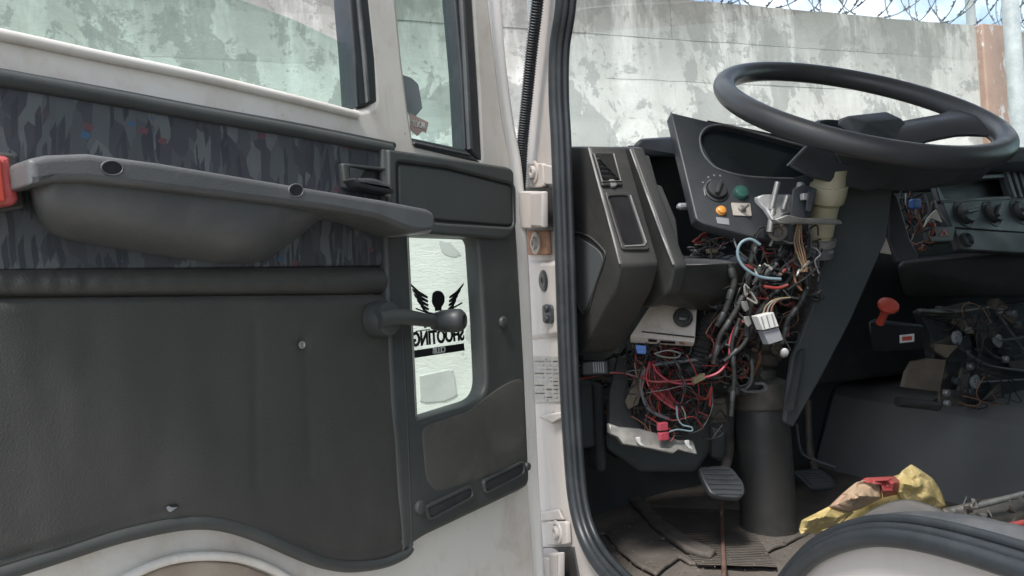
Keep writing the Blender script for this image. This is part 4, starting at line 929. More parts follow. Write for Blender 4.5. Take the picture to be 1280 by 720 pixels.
# ------------------------------------------------------------------ wiring
loom = tube('wiring_loom', [P(a, b, t) for a, b, t in [(893, 396, 1.24), (884, 412, 1.23), (878, 432, 1.22), (872, 452, 1.23), (862, 462, 1.25)]], .0145, m_blkw, truck, n=14, corr=.0055, label='thick corrugated black conduit feeding a tangle of wires')
WM = [m_blkw]*9+[m_greyw]*2+[m_redw]*3+[m_brnw]*2+[m_whitew, m_yelw, m_bluew]
def wire(pts, r, m, t=1.25, n=6, **k): return tube('wire', [P(p[0], p[1], p[2] if len(p) > 2 else t) for p in pts], r*.68, m, loom, n=n, **k)
wire([(722, 474), (745, 470), (765, 466), (785, 468), (800, 476)], .0028, m_redw, 1.24)
wire([(962, 384), (940, 400), (922, 405), (913, 425), (911, 448), (900, 464), (884, 471), (868, 472)], .0034, m_pinkw, 1.19)
wire([(870, 474), (845, 476), (815, 477), (800, 470)], .0034, m_redw, 1.2)
wire([(868, 480), (840, 478), (822, 466), (816, 455)], .0028, m_pinkw, 1.2)
for i in range(7):
    d = i*4; wire([(812+d*.3, 452), (808+d, 474+d*.3), (818+d, 492+d*.3), (838+d*.6, 508), (848, 512+i)], .0022, m_redw if i % 3 else m_pinkw, 1.2+i*.004)
wire([(800, 462), (804, 500), (820, 532), (848, 543), (876, 520), (885, 490), (880, 462)], .0075, m_blkw, 1.26, n=10)
wire([(804, 470), (812, 506), (832, 528), (858, 530), (874, 506), (872, 470)], .006, m_blkw, 1.255, n=10)
wire([(930, 400), (905, 430), (885, 446), (850, 452), (820, 456), (803, 468), (802, 490), (812, 512), (836, 524)], .0045, m_greyw, 1.215, n=8)
wire([(935, 405), (912, 440), (890, 462), (870, 480), (846, 492)], .004, m_blkw, 1.22, n=8)
wire([(976, 349), (950, 346), (930, 334), (922, 318), (926, 304), (938, 299), (950, 306)], .0036, m_bluew, 1.14, n=8)
wire([(955, 358), (972, 360), (985, 356)], .0036, m_redw, 1.14, n=8)
wire([(818, 442), (835, 438), (850, 442), (845, 447), (828, 446), (818, 442)], .002, m_whitew, 1.19)
wire([(846, 508), (847, 522), (853, 531), (864, 534), (864, 539), (846, 537), (832, 542)], .0022, m_bluew, 1.185)
wire([(852, 508), (856, 516), (857, 524)], .0018, m_whitew, 1.185)
for dx in (0, 3, 6, 9):
    wire([(998+dx*.4, 279), (993+dx, 300), (997+dx, 318), (1003+dx*.6, 334), (999+dx, 340)], .0021, (m_yelw, m_brnw, m_yelw, m_brnw)[dx//3], 1.145)
for dx in (0, 4, 8):
    wire([(988, 372), (970+dx*.5, 374), (958+dx, 382), (954+dx*1.2, 392)], .0022, (m_yelw, m_whitew, m_brnw)[dx//4], 1.145)
def tangle(x0, x1, y0, y1, t0, t1, n, ln=38, rs=(.0014, .0034), mats=WM):
    for _ in range(n):
        x = random.uniform(x0, x1); y = random.uniform(y0, y1); t = random.uniform(t0, t1); a = random.uniform(0, 6.28); pts = [P(x, y, t)]
        for k in range(random.randint(3, 5)):
            a += random.uniform(-1.1, 1.1); x += math.cos(a)*ln*random.uniform(.3, .7); y += math.sin(a)*ln*random.uniform(.3, .7); a += 2.0*(x < x0 or x > x1 or y < y0 or y > y1); x += .6*(min(max(x, x0), x1)-x); y += .6*(min(max(y, y0), y1)-y); t = min(max(t+random.uniform(-.03, .03), t0), t1)
            pts.append(P(x, y, t))
        tube('wire', pts, random.uniform(*rs)*.62, random.choice(mats), loom, n=5, sm=4)
DARK = [m_blkw]*8+[m_greyw, m_brnw]
tangle(795, 885, 438, 530, 1.21, 1.30, 46, mats=[m_blkw]*6+[m_redw]*5+[m_pinkw, m_brnw, m_brnw, m_greyw, m_greyw])
tangle(935, 1022, 285, 372, 1.15, 1.26, 54, ln=30, mats=[m_blkw]*9+[m_greyw]*3+[m_redw, m_brnw, m_whitew])
tangle(885, 932, 375, 470, 1.21, 1.32, 44, ln=44, mats=DARK+[m_redw])
tangle(925, 1000, 360, 420, 1.24, 1.34, 26, ln=36, mats=DARK)
tangle(900, 945, 350, 480, 1.3, 1.4, 30, ln=50, rs=(.003, .006), mats=DARK)
tangle(728, 905, 440, 560, 1.36, 1.46, 40, ln=60, rs=(.003, .007), mats=DARK)
tangle(1130, 1165, 235, 310, 1.36, 1.46, 26, ln=24, mats=[m_blkw]*4+[m_redw, m_greyw, m_whitew, m_brnw])
tangle(790, 900, 425, 540, 1.19, 1.27, 46, ln=46, rs=(.001, .0022), mats=DARK+[m_redw, m_redw, m_greyw])
tangle(885, 990, 300, 420, 1.19, 1.28, 52, ln=44, rs=(.001, .0024), mats=DARK+[m_greyw, m_blkw, m_redw])
for pts, r in (([(985, 305), (968, 330), (950, 352), (938, 385), (934, 420)], .0075), ([(1000, 330), (985, 352), (962, 372), (944, 398), (930, 430), (905, 452)], .0055), ([(948, 300), (938, 330), (934, 360), (918, 392), (900, 420), (892, 455)], .0065), ([(912, 330), (918, 352), (908, 385), (896, 408)], .0075), ([(1008, 338), (1010, 360), (1000, 380), (985, 400), (978, 430)], .006), ([(925, 398), (915, 430), (918, 470), (914, 520)], .005)):
    wire(pts, r, m_blkw, 1.185, n=10)
    for k in range(len(pts)-1):
        (xa, ya), (xb, yb) = pts[k], pts[k+1]; p = P((xa+xb)/2, (ya+yb)/2, 1.185); dd = (P(xb, yb, 1.185)-P(xa, ya, 1.185)).normalized()
        lathe('tape_wrap', [(r*.70, -.008), (r*.80, -.006), (r*.80, .006), (r*.70, .008)], p, dd, m_black, loom, n=10)
for x0, y0, x1, y1 in ((842, 449, 850, 470), (852, 470, 856, 492), (905, 430, 916, 436), (826, 452, 834, 460)):
    tube('cable_tie', [P(x0, y0, 1.195), P((x0+x1)/2+3, (y0+y1)/2, 1.187), P(x1, y1, 1.195)], .0022, m_black, loom, n=6)
for _ in range(14):
    x = random.uniform(940, 1012); y = random.uniform(325, 350); p = P(x, y, random.uniform(1.14, 1.17))
    lathe('wire_terminal', [(.003, 0), (.003, .009), (.0016, .011), (.0016, .016)], p, V((random.uniform(-1, 1), random.uniform(-1, 1), random.uniform(-1, 1))), random.choice((m_steel, m_dsteel, m_gplast, m_black, m_redw)), loom, n=8)
for x, y in ((828, 533), (829, 545)):
    box('spade_connector', P(x, y, 1.18), R*.008, Z*.0065, F*.005, m_pinkw, loom, .0015, label='small red spade connector')
box('splice_block', P(873, 473, 1.19), R*.010+Z*.003, Z*.005, F*.005, m_yelw, loom, .001)
slab('wire_connector', [P(a, b, 1.13) for a, b in [(947, 395), (967, 390), (974, 408), (954, 413)]], F*.016, m_wplast, loom, bev=.001, label='white multi-pin wiring connector')
for i in range(3):
    x = 951.5+i*6.5; slab('connector_slot', [P(a, b, 1.1285) for a, b in [(x, 396-i*1.6), (x+1, 395.8-i*1.6), (x+5, 410-i*1.6), (x+4, 410.4-i*1.6)]], F*.0012, m_gplast, loom)
slab('wire_connector', [P(a, b, 1.135) for a, b in [(954, 414), (973, 409), (980, 425), (961, 431)]], F*.014, m_gplast, loom, bev=.001)
wire([(978, 420), (985, 432), (988, 438)], .002, m_blkw, 1.13)
lathe('wire_terminal', [(.006, 0), (.006, .008), (.003, .009)], P(981, 440, 1.14), CAM-P(981, 440, 1.14), m_steel, loom, n=10)
for x, y in ((931, 382), (934, 401)):
    slab('ring_terminal', [P(x+a, y+b, 1.17) for a, b in ((-4, -5), (3, -6), (6, 4), (1, 8), (-3, 2))], F*.003, m_steel, loom, bev=.0006)
wire([(790, 432), (800, 437), (812, 440)], .004, m_yelw, 1.25)
hull('relay', [P(a, b, t) for a, b, t in [(727, 452, 1.2), (760, 450, 1.2), (762, 468, 1.2), (727, 470, 1.2), (730, 450, 1.26), (762, 450, 1.26), (762, 470, 1.26)]], m_black, loom, .003)
for i in range(5): slab('relay_mark', [P(741+i*3, 452.5, 1.198), P(742.4+i*3, 452.5, 1.198), P(743.4+i*3, 466, 1.198), P(742+i*3, 466, 1.198)], F*.001, m_gplast, loom)
hull('blue_plug', [P(a, b, t) for a, b, t in [(794, 431, 1.2), (808, 432, 1.2), (808, 443, 1.2), (796, 442, 1.2), (796, 432, 1.225), (808, 442, 1.225)]], m_blue, loom, .001, label='small blue plug below the white box')
# --- white box with black cap
fb = hull('fuse_box', [P(a, b, t) for a, b, t in [(815, 379, 1.22), (871, 386, 1.22), (869, 421, 1.20), (800, 412, 1.20), (868, 428, 1.195), (788, 420, 1.195), (866, 433, 1.205), (788, 428, 1.205), (815, 379, 1.33), (871, 386, 1.33), (866, 433, 1.33), (788, 428, 1.33)]], m_boxw, truck, .003, label='dirty white metal box under the dashboard')
tube('box_seam', [P(802, 414.5, 1.195), P(835, 418, 1.195), P(868, 421.5, 1.195)], .0012, m_dec, fb, n=5, sm=0)
FBX = Fr(P(840, 400, 1.2055), P(869, 404, 1.2055)-P(812, 397, 1.2055), P(840, 385, 1.216)-P(840, 412, 1.2))
disc('box_cap', FBX, 853, 398, .015, .008, m_black, fb, prof=[(.0155, 0), (.0155, .006), (.013, .009), (.009, .009), (.008, .006), (0, .006)], n=28)
box('cap_grip', FBX.hit(853, 399, .008), FBX.u*.006, FBX.v*.002, FBX.w*.003, m_steel, fb, .0006)
for x, y, l in ((816, 426, 5), (835, 428, 9), (853, 429, 3)): slab('box_slot', [P(x-l, y-2, 1.1925), P(x+l, y-1, 1.1925), P(x+l, y+2, 1.1965), P(x-l, y+1, 1.1965)], F*.002, m_dec if l > 4 else m_rust, fb)
# --- torn heater housing and metal tray
hs = hull('heater_housing', [P(a, b, t) for a, b, t in [(768, 452, 1.32), (882, 470, 1.36), (890, 560, 1.36), (870, 590, 1.34), (800, 590, 1.30), (756, 560, 1.28), (758, 500, 1.30), (790, 470, 1.5), (880, 480, 1.5), (870, 590, 1.5), (770, 570, 1.5)]], m_void, truck, .012, label='dark broken heater housing low behind the wires')
slab('housing_flap', [P(a, b, t) for a, b, t in [(772, 448, 1.27), (784, 444, 1.27), (786, 480, 1.26), (790, 520, 1.25), (812, 545, 1.23), (832, 552, 1.22), (800, 556, 1.21), (770, 546, 1.22), (761, 530, 1.23), (762, 490, 1.26)]], F*.006, m_dash, hs, bev=.0015)
slab('brown_strut', [P(a, b, t) for a, b, t in [(801, 458, 1.25), (812, 462, 1.25), (798, 506, 1.23), (786, 512, 1.23), (782, 502, 1.23)]], F*.006, m_brown, hs, bev=.0015)
tray = slab('metal_tray', [P(a, b, t) for a, b, t in [(761, 529, 1.20), (775, 534, 1.2), (800, 536, 1.2), (830, 544, 1.2), (850, 551, 1.2), (867, 551, 1.2), (873, 569, 1.19), (862, 566, 1.19), (848, 563, 1.18), (842, 568, 1.18), (812, 561, 1.18), (778, 556, 1.18), (772, 547, 1.18), (762, 543, 1.19)]], F*.010, m_steel, truck, bev=.003, label='bent dull metal tray edge below the wiring')
for x, y in ((800, 553), (861, 557)): slab('tray_clip', [P(x-5, y-6, 1.178), P(x+1, y-7, 1.178), P(x+1, y-1, 1.176), P(x+7, y+5, 1.176), P(x, y+4, 1.176), P(x-3, y, 1.176)], F*.004, m_alu, tray, bev=.0008)
# --- random dark brackets behind
for q in ([(886, 498), (908, 496), (912, 528), (890, 530)], [(892, 520), (912, 515), (910, 528), (884, 527)], [(905, 475), (930, 466), (934, 480), (914, 492)]):
    slab('support_bracket', [P(a, b, 1.36) for a, b in q], F*.02, m_dsteel, truck, bev=.003)
for q in ([(722, 476), (742, 476), (746, 560), (724, 562)], [(744, 478), (756, 480), (760, 590), (748, 592)]):
    slab('inner_duct', [P(a, b, 1.34) for a, b in q], F*.05, m_void, truck, bev=.008)
hull('fluid_reservoir', [P(a, b, t) for a, b, t in [(868, 452, 1.36), (900, 430, 1.36), (920, 450, 1.36), (916, 580, 1.4), (880, 580, 1.4), (880, 450, 1.45), (920, 460, 1.45), (915, 570, 1.45)]], m_void, truck, .015)
lathe('sensor_cap', [(.010, 0), (.012, .01), (.012, .03), (.008, .034)], P(918, 482, 1.33), V((-.3, -.8, -.1)), m_black, truck, n=16)

# ------------------------------------------------------------------ pedals and floor
def pedal(pts, t, label, rod):
    fr = Fr(P(*pts[0], t), R, F*.75+Z*.65)
    p = plate('pedal', fr, [rnd(pts, 5)], .012, .003, m_dashgrey, truck, off=0, bres=2, label=label)
    ys = sorted(b for a, b in pts); y0, y1 = ys[0]+5, ys[-1]-5; n = 6
    for i in range(n):
        y = y0+(y1-y0)*i/(n-1)
        xs = []
        for k in range(len(pts)):
            (xa, ya), (xb, yb) = pts[k], pts[(k+1) % len(pts)]
            if (ya-y)*(yb-y) < 0: xs.append(xa+(xb-xa)*(y-ya)/(yb-ya))
        if len(xs) < 2: continue
        a, b = min(xs)+4, max(xs)-4
        if b-a < 6: continue
        slab('pedal_rib', [fr.hit(a, y-1.1, .0025), fr.hit(b, y-1.1+1, .0025), fr.hit(b, y+1.0+1, .0005), fr.hit(a, y+1.0, .0005)], fr.w*.0005, m_seal2, p)
    tube('pedal_arm', [P(*q) for q in rod], .008, m_dsteel, p, n=10)
    return p
pedal([(873, 583), (906, 581), (916, 585), (930, 603), (932, 616), (925, 622), (900, 620), (888, 616), (878, 598)], 1.27, 'worn rubber clutch pedal left of the column post', [(905, 590, 1.29), (912, 560, 1.36), (910, 520, 1.42), (912, 470, 1.45)])
pedal([(990, 588), (1026, 585), (1042, 598), (1045, 607), (1038, 610), (1015, 611), (1004, 600)], 1.50, 'brake pedal right of the column post', [(1020, 592, 1.52), (1012, 560, 1.6), (1010, 500, 1.62)])
tube('floor_cable', [P(a, b, t) for a, b, t in [(1044, 584, 1.55), (1010, 572, 1.56), (1000, 560, 1.56), (996, 530, 1.56)]], .003, m_greyw, truck, n=6)
# floor mat
FZ = -.474+1.65
def floorpt(px, py, h=0):
    d = ray(px, py); t = (FZ+h-CAM.z)/d.z; return CAM+d*t
def sheet(name, outline, mat, h, thick, parent=None, wav=.004, ribs=None, sd_=0, dens=.009, **k):
    """floor sheet: grid clipped to an outline given in floor coordinates"""
    poly = [floorpt(a, b) for a, b in outline]
    us = [(p-A0).dot(R) for p in poly]; fs_ = [(p-A0).dot(F) for p in poly]
    bm = bmesh.new(); vs = [bm.verts.new((us[i], fs_[i], 0)) for i in range(len(poly))]; bm.faces.new(vs)
    u0_, u1_ = min(us), max(us); f0_, f1_ = min(fs_), max(fs_)
    n = int((u1_-u0_)/dens)
    for i in range(1, n): bmesh.ops.bisect_plane(bm, geom=bm.verts[:]+bm.edges[:]+bm.faces[:], plane_co=(u0_+i*dens, 0, 0), plane_no=(1, 0, 0))
    n = int((f1_-f0_)/dens)
    for i in range(1, n): bmesh.ops.bisect_plane(bm, geom=bm.verts[:]+bm.edges[:]+bm.faces[:], plane_co=(0, f0_+i*dens, 0), plane_no=(0, 1, 0))
    for v in bm.verts:
        e = any(x.is_boundary for x in v.link_edges); z = wav*noise.noise(V((v.co.x*9, v.co.y*9, sd_)))+wav*.5*noise.noise(V((v.co.x*25, v.co.y*25, sd_+3)))
        if e: z += wav*.7
        if ribs and ribs(v.co.x, v.co.y): z += .0
        v.co.z = h+z
    bmesh.ops.recalc_face_normals(bm, faces=bm.faces)
    vv = [A0+R*v.co.x+F*v.co.y+Z*(v.co.z+FZ-A0.z) for v in bm.verts]; bm.verts.index_update(); ff = [[v.index for v in f.verts] for f in bm.faces]; bm.free()
    o = meshobj(name, vv, ff, mat, parent, smooth=50, **k)
    md = o.modifiers.new('thickness', 'SOLIDIFY'); md.thickness = thick; md.offset = 0
    return o
mat0 = sheet('floor_carpet', [(728, 560), (790, 545), (1000, 560), (1290, 560), (1290, 780), (700, 780)], m_mat, .004, .006, truck, wav=.003, sd_=2, label='dirty brown-grey floor covering', dens=.02)
fm = sheet('floor_mat', [(748, 622), (790, 608), (850, 598), (900, 602), (940, 640), (990, 670), (1015, 672), (980, 690), (952, 702), (935, 700), (925, 709), (905, 706), (890, 716), (862, 714), (850, 707), (820, 730), (795, 716), (770, 692), (757, 674), (745, 676), (738, 664)], m_mat, .011, .006, None, wav=.0035, sd_=9, label='worn ribbed rubber floor mat with torn edges under the pedals', cat='floor mat', dens=.012)
W[fm] = fm.matrix_basis.copy()
ms = sheet('raised_border', [(786, 636), (800, 632), (822, 655), (862, 690), (896, 706), (888, 712), (858, 704), (820, 674)], m_mat, .020, .010, fm, wav=.003, sd_=4, dens=.015)
def ribs_():
    vs = []; fs = []
    for i in range(34):
        y = 634+i*2.15; xl = 812+max(0, i-2)*1.9; xr = 925+i*1.4
        if xl > xr-10: break
        xr = min(xr, 972)
        for (a, b) in ((xl, xr),):
            segs = 10; k0 = len(vs)
            for s in range(segs+1):
                x = a+(b-a)*s/segs; yy = y+(x-a)*.03+.8*noise.noise(V((x*.05, y*.1, 0)))
                for dy, h in ((-.8, .010), (-.45, .0172), (.45, .0172), (.85, .010)): vs.append(floorpt(x, yy+dy*(1+i*.02), h))
            for s in range(segs):
                for q in range(4): A = k0+s*4; fs.append((A+q, A+4+q, A+4+(q+1) % 4, A+(q+1) % 4))
    meshobj('mat_ribs', vs, fs, m_mat, fm, smooth=0, kind='stuff')
ribs_()
for x, y, r in ((817, 652, .012), (828, 674, .006)): lathe('mat_stud', [(r, 0), (r*.8, .003), (r*.5, .002), (0, .002)], floorpt(x, y, .016), Z, m_mat, fm, n=14)
tube('throttle_cable', [floorpt(901, 622, .06), floorpt(902, 645, .02), floorpt(903, 668, .020), floorpt(904, 690, .020), floorpt(905, 712, .020), floorpt(905, 745, .02)], .0042, m_cab, None, n=8, label='thin brown-red cable lying across the ribbed floor mat', cat='cable')
# engine tunnel and seat base at the right
tun = hull('engine_cover', [C3(r, f, z) for r, f, z in ((.86, .50, -.48), (.95, .50, -.27), (.86, -.05, -.48), (.97, -.05, -.30), (.90, -1.2, -.48), (1.00, -1.2, -.32), (1.9, .5, -.48), (1.9, -1.2, -.48), (1.85, .5, -.26), (1.85, -1.2, -.31))], m_tun, truck, .03, label='broad dark grey engine cover in the middle of the cab')

# ------------------------------------------------------------------ centre console, heater controls
CON = dashf(1225, 268, 1.50, tilt=18, yaw=6)
con = plate('heater_panel', CON, [rnd([(1178, 252, 2), (1300, 246, 2), (1300, 292), (1190, 284, 2)])], .02, .002, m_dashgrey, truck, off=0, label='heater control panel with three round knobs')
for x, y, a in ((1205, 268, .15), (1240, 267, .7), (1274, 265, .1)):
    fr = CON; p = fr.hit(x, y, 0)
    lathe('dial_recess', [(.029, 0), (.029, .0015), (.025, .002), (.024, .0005), (0, .0005)], p, fr.w, m_black, con, n=28)
    lathe('knob', [(.021, .001), (.021, .010), (.019, .013), (0, .013)], p, fr.w, m_black, con, n=28)
    u = fr.u*math.cos(a)+fr.v*math.sin(a); v = fr.w.cross(u)
    box('knob_grip', p+fr.w*.017, u*.019, v*.0035, fr.w*.004, m_dashgrey, con, .001)
    tube('knob_mark', [p+fr.w*.0215+u*s*.019+v*.004 for s in (-1, -.3, .4, 1)], .0009, m_edge, con, n=5)
fplate('radio_frame', CON, [(1166, 222), (1262, 216), (1272, 249), (1175, 252)], .012, m_dashgrey, con, .0, holes=[[(1171, 227), (1257, 222), (1264, 244), (1181, 248)]])
plate('radio_cavity', CON, [[(1160, 214), (1275, 208), (1280, 256), (1170, 258)]], .004, .001, m_dec, con, off=-.03)
tube('radio_edge', [CON.hit(a, b, .001) for a, b in [(1177, 252.5), (1225, 250), (1280, 248)]], .0012, m_edge, con, n=5)
for i in range(5): slab('vent_slat', [CON.hit(1255+i*8, 206, .004), CON.hit(1259+i*8, 206, .004), CON.hit(1272+i*8, 247, .004), CON.hit(1268+i*8, 247, .004)], CON.w*-.02, m_dashgrey, con, bev=.001)
sw = plate('switch_panel', CON, [rnd([(1160, 283, 3), (1195, 282), (1192, 302, 3), (1163, 303, 3)])], .015, .003, m_dash, truck, off=.004, label='hazard switch with faint red triangle')
plate('hazard_triangle', CON, [[(1180, 286), (1186, 294), (1174, 295)], [(1180, 289), (1183, 293), (1177, 293.4)]], .001, .0002, m_red, sw, off=.0052)
plate('lower_panel', CON, [rnd([(1193, 285), (1300, 292), (1300, 318), (1200, 312)], 3)], .015, .003, m_dash, truck, off=.0)
disc('power_socket', CON, 1208, 300, .014, .004, m_dashgrey, sw, off=.0, prof=[(.015, 0), (.015, .006), (.012, .007), (.010, .001), (0, .001)], n=24)
hull('console_lower', [P(a, b, t) for a, b, t in [(1120, 330, 1.45), (1290, 314, 1.55), (1300, 372, 1.62), (1130, 372, 1.55), (1130, 320, 1.7), (1300, 310, 1.75), (1290, 370, 1.8)]], m_dash, truck, .01)
# trim pieces right of the column
slab('torn_trim', [P(a, b, 1.33) for a, b in [(1112, 238), (1122, 245), (1138, 300), (1150, 322), (1122, 328), (1110, 300)]], F*.01, m_dashgrey, truck, bev=.002, label='broken grey trim strip right of the column')
slab('torn_trim', [P(a, b, 1.325) for a, b in [(1098, 296), (1108, 297), (1115, 318), (1093, 315)]], F*.004, m_boxw, truck, bev=.001, label='small pale scrap beside the column guard')
slab('torn_trim', [P(a, b, 1.25) for a, b in [(1097, 236), (1106, 230), (1118, 237)]], F*.004, m_wplast, truck, bev=.001)
slab('torn_trim', [P(a, b, 1.24) for a, b in [(1130, 218), (1145, 214), (1160, 217), (1150, 221), (1138, 221)]], F*.004, m_wplast, truck, bev=.001)
for i in range(3): slab('torn_trim', [P(1117+i*3, 221-i, 1.24), P(1120+i*3, 212-i*1.5, 1.24), P(1123+i*3, 220, 1.24)], F*.003, m_gplast, truck)
box('blue_connector', P(1144, 255, 1.36), R*.010, Z*.009, F*.006, m_blue, truck, .003, label='bright blue connector in the open dash')
tube('dash_wire', [P(1145, 262, 1.37), P(1149, 275, 1.36), P(1153, 287, 1.37)], .0025, m_brnw, truck, n=6)
slab('torn_trim', [P(a, b, 1.35) for a, b in [(1168, 264), (1171, 262), (1178, 278), (1165, 272), (1155, 284), (1160, 272)]], F*.003, m_wplast, truck, bev=.0006)
tube('dash_rail', [CON.hit(a, b, .004) for a, b in [(1168, 250), (1176, 268), (1187, 282)]], .0018, m_edge, truck, n=6)
# red pull knob on its lever box
lb2 = hull('lever_box', [P(a, b, t) for a, b, t in [(1084, 402, 1.36), (1154, 406, 1.40), (1156, 436, 1.42), (1088, 440, 1.38), (1090, 398, 1.46), (1154, 408, 1.5), (1150, 436, 1.5)]], m_dec, truck, .006, label='black lever box beside the engine cover')
ka = (P(1113, 366, 1.30)-P(1099, 396, 1.34)); 
lathe('pull_knob', [(.0075, 0), (.0065, .012), (.007, .030), (.009, .036), (.016, .039), (.0185, .044), (.017, .049), (.010, .052), (0, .053)], P(1100, 404, 1.36), ka, m_red, lb2, n=24, label='red mushroom-shaped pull knob')
plate('warning_label', dashf(1134, 423, 1.375, 0, 0), [[(1125, 419), (1143, 417), (1143, 427), (1125, 429)]], .001, .0002, m_wplast, lb2, off=.0)
plate('label_print', dashf(1134, 423, 1.374, 0, 0), [[(1128, 421), (1140, 420), (1140, 425), (1128, 426)]], .0008, .0002, m_red, lb2, off=.0)
# linkage / heater flap mechanism
LK = dashf(1210, 440, 1.52, tilt=0, yaw=10)
lk = plate('control_mechanism', LK, [rnd([(1150, 388), (1300, 376), (1300, 505), (1215, 500), (1170, 470), (1165, 420)], 6)], .02, .003, m_black, truck, off=-.02, label='exposed heater linkage with toothed wheels behind the console')
def gear(x, y, r):
    p = LK.hit(x, y, .0); g = lathe('toothed_wheel', [(r, 0), (r, .006), (r*.75, .007), (r*.7, .003), (r*.3, .003), (r*.28, .009), (0, .009)], p, LK.w, m_gplast, lk, n=22)
    for i in range(9):
        a = i*.698; box('wheel_spoke', p+LK.w*.0055+(LK.u*math.cos(a)+LK.v*math.sin(a))*r*.55, (LK.u*math.cos(a)+LK.v*math.sin(a))*r*.28, (LK.v*math.cos(a)-LK.u*math.sin(a))*r*.10, LK.w*.002, m_gplast, lk)
for x, y, r in ((1194, 422, .014), (1245, 426, .014), (1217, 477, .0145)): gear(x, y, r)
for x, y in ((1208, 413), (1254, 449), (1210, 458), (1247, 390), (1180, 491), (1181, 504)):
    disc('hex_bolt', LK, x, y, .0075, .010, m_steel, lk, off=.002, n=6)
for pts, r, m in (([(1195, 428), (1215, 446), (1240, 458), (1285, 464)], .003, m_greyw), ([(1247, 392), (1262, 412), (1285, 446)], .0025, m_greyw), ([(1225, 395), (1222, 420), (1232, 440), (1250, 450)], .006, m_blkw), ([(1150, 388), (1190, 390), (1236, 384)], .004, m_dsteel), ([(1247, 426), (1290, 420)], .0022, m_greyw), ([(1218, 478), (1290, 474)], .0022, m_greyw)):
    tube('linkage_rod', [LK.hit(a, b, .006) for a, b in pts], r, m, lk, n=6)
for q, m in (([(1196, 396), (1204, 392), (1214, 410), (1204, 414)], m_dsteel), ([(1202, 458), (1214, 462), (1208, 492), (1198, 492)], m_dsteel), ([(1174, 486), (1208, 488), (1206, 508), (1176, 508)], m_dsteel), ([(1148, 386), (1200, 386), (1196, 396), (1150, 394)], m_dsteel), ([(1230, 500), (1250, 478), (1252, 490), (1248, 500)], m_dsteel), ([(1262, 452), (1300, 448), (1300, 462), (1266, 462)], m_dsteel)):
    plate('linkage_plate', LK, [rnd(q, 2)], .006, .0015, m, lk, off=.0)
for i in range(26):
    x = random.uniform(1172, 1290); y = random.uniform(384, 500); sx = random.uniform(5, 20); sy = random.uniform(3, 12); a = random.uniform(-.7, .7)
    q = [(x+(dx*sx*math.cos(a)-dy*sy*math.sin(a)), y+(dx*sx*math.sin(a)+dy*sy*math.cos(a))) for dx, dy in ((-1, -1), (1, -.8), (.9, 1), (-.8, .9))]
    plate('linkage_plate', LK, [rnd(q, 2)], random.uniform(.004, .02), .0015, random.choice((m_dsteel, m_dashgrey, m_dash, m_brown, m_black)), lk, off=random.uniform(-.02, -.004))
for i in range(12):
    x = random.uniform(1172, 1285); y = random.uniform(388, 500); r = random.uniform(.003, .009)
    disc('linkage_boss', LK, x, y, r, random.uniform(.006, .02), random.choice((m_dsteel, m_dashgrey, m_dsteel, m_greyw)), lk, off=-.004, n=14)
tangle(1170, 1278, 388, 500, 1.47, 1.53, 26, ln=40, rs=(.0014, .003), mats=DARK)
slab('duct_board', [P(a, b, t) for a, b, t in [(1142, 452, 1.44), (1162, 448, 1.44), (1183, 450, 1.45), (1175, 490, 1.45), (1130, 484, 1.42), (1134, 466, 1.43)]], F*.01, m_brown, truck, bev=.001, label='scuffed brown board below the lever box')
slab('duct_board', [P(a, b, t) for a, b, t in [(1168, 430, 1.48), (1198, 432, 1.48), (1184, 448, 1.48), (1170, 440, 1.48)]], F*.01, m_brown, truck, bev=.001)
tube('floor_tube', [P(1122, 502, 1.45), P(1150, 505, 1.46), P(1172, 508, 1.47)], .010, m_dash, truck, n=12)

